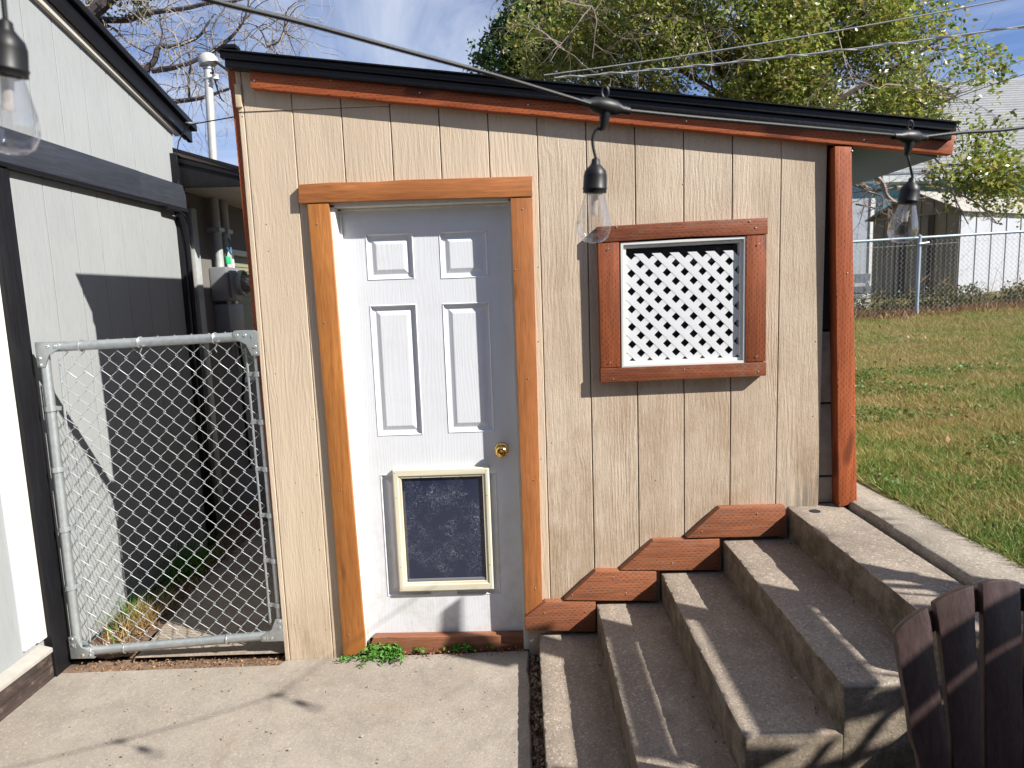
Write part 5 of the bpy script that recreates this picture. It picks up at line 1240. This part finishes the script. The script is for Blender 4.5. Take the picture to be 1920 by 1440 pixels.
# dry weeds and litter along the back fence
n_ = 9000; x_ = 4.3+RNG.random(n_)*5.2; y_ = FY+RNG.normal(size=n_)*.28+.22
wk = np.array([mnoise.noise(Vector((a_*2.2, c_*3, 2))) for a_, c_ in zip(x_, y_)])+.5*RNG.random(n_) > .18; x_ = x_[wk]; y_ = y_[wk]
P_ = np.stack([x_, y_, [lawn_z(a_, c_) for a_, c_ in zip(x_, y_)]], 1)
tag(blades('dry_weeds', P_, .085, .010, M['litter'], 1.3), 'dry weeds and straw along the foot of the back fence', None, None, 'stuff')
P6, _ = clumps([((x, FY+.35+random.uniform(0, 1.2), lawn_z(x, FY)+.12), (.4, .3, .18+.12*random.random())) for x in lin(4.3, 9.6, 16)], 1500, 8, .12, -.4, 2, 4)
tag(leafmesh('bramble', P6, .045, M['leafweed'], None, aspect=.6), 'low leafy scrub behind the mesh at the foot of the metal shed', None, None, 'stuff')
b = MB(); random.seed(5)
for i in range(46):
    x = random.uniform(4.6, 9.2); twig(b, (x, FY+random.uniform(.1, 1.2), lawn_z(x, FY)), (random.gauss(0, .4), 0, 1), random.uniform(.4, .95), .005, 1, .4, 3, 6)
tag(b.build('dry_stems', M['straw']), 'thin dry stems climbing the back fence', None, None, 'stuff')
# weed at the door post and its smaller neighbour
def weed(lbl, spots, n_st, L_, seed):
    random.seed(seed); r_ = thing('weed', lbl, 'weed', spots[0]); sb = MB(); LP = []; LD = []
    for (x, y, z) in spots:
        for i in range(n_st):
            th = random.uniform(math.pi*.95, math.pi*2.05); d_ = Vector((math.cos(th), math.sin(th)*.75, random.uniform(.15, .9))).normalized(); L2 = L_*random.uniform(.5, 1.1)
            p_ = Vector((x+random.gauss(0, .012), y, z)); pts = [p_]
            for k in range(9):
                d_ = (d_+Vector((random.gauss(0, .10), random.gauss(0, .08), -.13))).normalized(); p_ = p_+d_*L2/9; p_.z = max(p_.z, z+.006); pts.append(p_)
                for q in range(3): LP.append(tuple(p_)); LD.append(tuple(d_*.6+Vector((random.gauss(0, .7), random.gauss(0, .7), random.gauss(.3, .5)))))
            sb.tube(pts, .0012, 4)
    sb.build('stems', M['leafgreen'], r_)
    n = len(LP); pos = np.array(LP); d = np.array(LD); d /= np.linalg.norm(d, axis=1)[:, None]; w = np.cross(d, RNG.normal(size=(n, 3))); w /= np.linalg.norm(w, axis=1)[:, None]; nn = np.cross(d, w)
    L = (.022*(.6+.7*RNG.random(n)))[:, None]; W = L*.42
    V = np.stack([pos, pos+d*L*.3+w*W*.42, pos+d*L*.7+w*W*.4+nn*L*.06, pos+d*L, pos+d*L*.7-w*W*.4+nn*L*.06, pos+d*L*.3-w*W*.42], 1).reshape(-1, 3)
    b = MB(); b.add([tuple(q_) for q_ in V], [tuple(range(i*6, i*6+6)) for i in range(n)]); tag(b.build('leaves', M['leafgreen'], r_), kind='stuff')
w0 = at(715, 1212, 'z', .0)
weed('larger bright green weed sprawling at the foot of the left door casing', [(w0.x-.03, w0.y, -.005), (w0.x+.03, w0.y+.01, -.005), (w0.x+.09, w0.y+.0, 0)], 15, .20, 3)
w1 = at(870, 1212, 'z', .0)
weed('smaller green weed in the crack below the pet door', [(w1.x-.05, w1.y+.01, 0), (w1.x, w1.y+.01, 0), (w1.x+.06, w1.y+.01, 0)], 5, .075, 8)
# grass tuft and litter under the gate
def tuft(lbl, cx, cy, sx, sy, n, h, mat, z=0.0):
    P_ = np.stack([cx+RNG.normal(size=n)*sx, cy+RNG.normal(size=n)*sy, np.full(n, z)], 1); tag(blades('grass_tuft', P_, h, .006, M[mat], 1.1), lbl, None, None, 'stuff')
q_ = at(240, 1185, 'z', .0); tuft('straw coloured tuft at the foot of the grey wall behind the gate', q_.x+.02, q_.y+.10, .035, .10, 520, .085, 'straw')
q_ = at(262, 1155, 'z', .0); tuft('green grass tuft beside the black skirting behind the gate', q_.x, q_.y, .04, .10, 260, .09, 'leafgreen')
q_ = at(355, 1070, 'z', .0); tuft('shaded green weeds beside the standpipe', q_.x-.02, q_.y, .06, .12, 400, .15, 'leafgreen')
def litter(name, lbl, x0, x1, y0, y1, n, mat, z=-.015, size=.016):
    P_ = np.stack([x0+RNG.random(n)*(x1-x0), y0+RNG.random(n)*(y1-y0), z+RNG.random(n)*.012], 1)
    o_ = leafmesh(name, P_, size, M[mat], None, wind=(0, 0, 0), aspect=.55); tag(o_, lbl, None, None, 'stuff')
litter('dead_leaves', 'dead leaves and bark bits along the slab edge under the gate', -2.12, -1.10, 2.868, 2.945, 420, 'litter', -.030, .011)
litter('dead_leaves', 'brown leaf bits caught under the door threshold', -.60, -.02, 2.875, 2.915, 120, 'litter', 0.0, .012)
litter('dead_leaves', 'leaf crumbs in the crack beside the lowest step', -.012, .034, 1.6, 2.9, 700, 'litter', -.03, .012)
litter('dead_leaves', 'fallen leaves on the soil behind the gate', -2.16, -1.92, 2.98, 4.4, 700, 'litter', .0, .02)
def pebbles(lbl, x0, x1, y0, y1, n, r_, mat, z=0):
    b = MB()
    for i in range(n):
        c = Vector((random.uniform(x0, x1), random.uniform(y0, y1), z)); r2 = r_*random.uniform(.5, 1.5); R = Matrix.Rotation(random.random()*6, 3, Vector((random.random(), random.random(), random.random()+.1)).normalized())
        vs = [c+R @ Vector((sx*r2*random.uniform(.6, 1), sy*r2*random.uniform(.5, .9), sz*r2*random.uniform(.4, .7))) for sx, sy, sz in [(-1, -1, -1), (1, -1, -1), (1, 1, -1), (-1, 1, -1), (-.7, -.7, 1), (.7, -.7, 1), (.7, .7, 1), (-.7, .7, 1)]]
        b.add(vs, [(3, 2, 1, 0), (4, 5, 6, 7), (0, 1, 5, 4), (1, 2, 6, 5), (2, 3, 7, 6), (3, 0, 4, 7)])
    tag(b.build('pebbles', M[mat], bevel=0), lbl, None, None, 'stuff')
pebbles('small stones and crumbs of concrete in the crack by the steps', -.01, .034, 1.7, 2.92, 160, .008, 'walk', -.028)
pebbles('grit and stones under the gate', -2.1, -1.15, 2.865, 2.95, 45, .006, 'soil', -.026)
pebbles('loose grit scattered on the patio', -1.9, -.05, 2.0, 2.85, 60, .0035, 'walk', -.006)

# house wall added behind the camera to hold back low sky light
bh = thing('sky_block_house', 'unseen grey house wall added behind the camera to block low sky light', 'house', (-2, -2.4, 0))
MB().box(-9, 3.6, -2.6, -2.4, -.05, 3.6).build('wall', M['darkwall'], bh)
MB().box(-9.3, 3.9, -3.0, -2.0, 3.6, 3.75).build('eave', M['blackm'], bh)

# broad-leaved patches, fallen leaves and debris
n_ = 15000; yy = 2.2+3.6*RNG.random(n_); xx = 1.66+RNG.random(n_)*3.2
kk_ = np.array([mnoise.noise(Vector((x*1.7, y*1.7, 9))) for x, y in zip(xx, yy)]) > .12; xx = xx[kk_]; yy = yy[kk_]
P_ = np.stack([xx, yy, [lawn_z(x, y)+.012+.02*random.random() for x, y in zip(xx, yy)]], 1)
tag(leafmesh('clover_patch', P_, .022, M['clover'], None, aspect=.8), 'broad-leaved green patches in the lawn near the kerb', None, None, 'stuff')
n_ = 380; yy = 2.2+7.5*RNG.random(n_); xx = 1.66+RNG.random(n_)*yy*.7
P_ = np.stack([xx, yy, [lawn_z(x, y)+.02 for x, y in zip(xx, yy)]], 1)
tag(leafmesh('fallen_leaves', P_, .032, M['litter'], None, aspect=.6), 'brown fallen leaves scattered over the lawn', None, None, 'stuff')
P_ = np.stack([-2.0+1.95*RNG.random(90), 2.0+.85*RNG.random(90), np.full(90, .002)], 1)
tag(leafmesh('patio_debris', P_, .008, M['litter'], None, aspect=.5), 'tiny leaf bits scattered on the patio slab', None, None, 'stuff')
pp = []
for i in range(4):
    for k in range(34): pp.append((RX[i+1]-abs(random.gauss(0, .02))-.004, random.uniform(1.85, 2.9), RZ[i]+.003))
for k in range(60): pp.append((random.uniform(-.6, -.05), 2.86+abs(random.gauss(0, .012)), .004))
tag(leafmesh('step_debris', np.array(pp), .011, M['litter'], None, aspect=.5), 'dry crumbs gathered in the corners of the steps', None, None, 'stuff')

bf = thing('board_fence', 'weathered board fence closing the far end of the side path', 'fence', (-1.5, 9.4, 0))
for i in range(22):
    x = -3.0+i*.142; MB().box(x, x+.136, 9.4, 9.42, -.05, 1.75+.01*math.sin(i*2.3)).build('fence_board', M['filler'], bf)
for z in (.35, 1.4): MB().box(-3.0, .1, 9.421, 9.46, z, z+.09).build('fence_rail', M['filler'], bf)
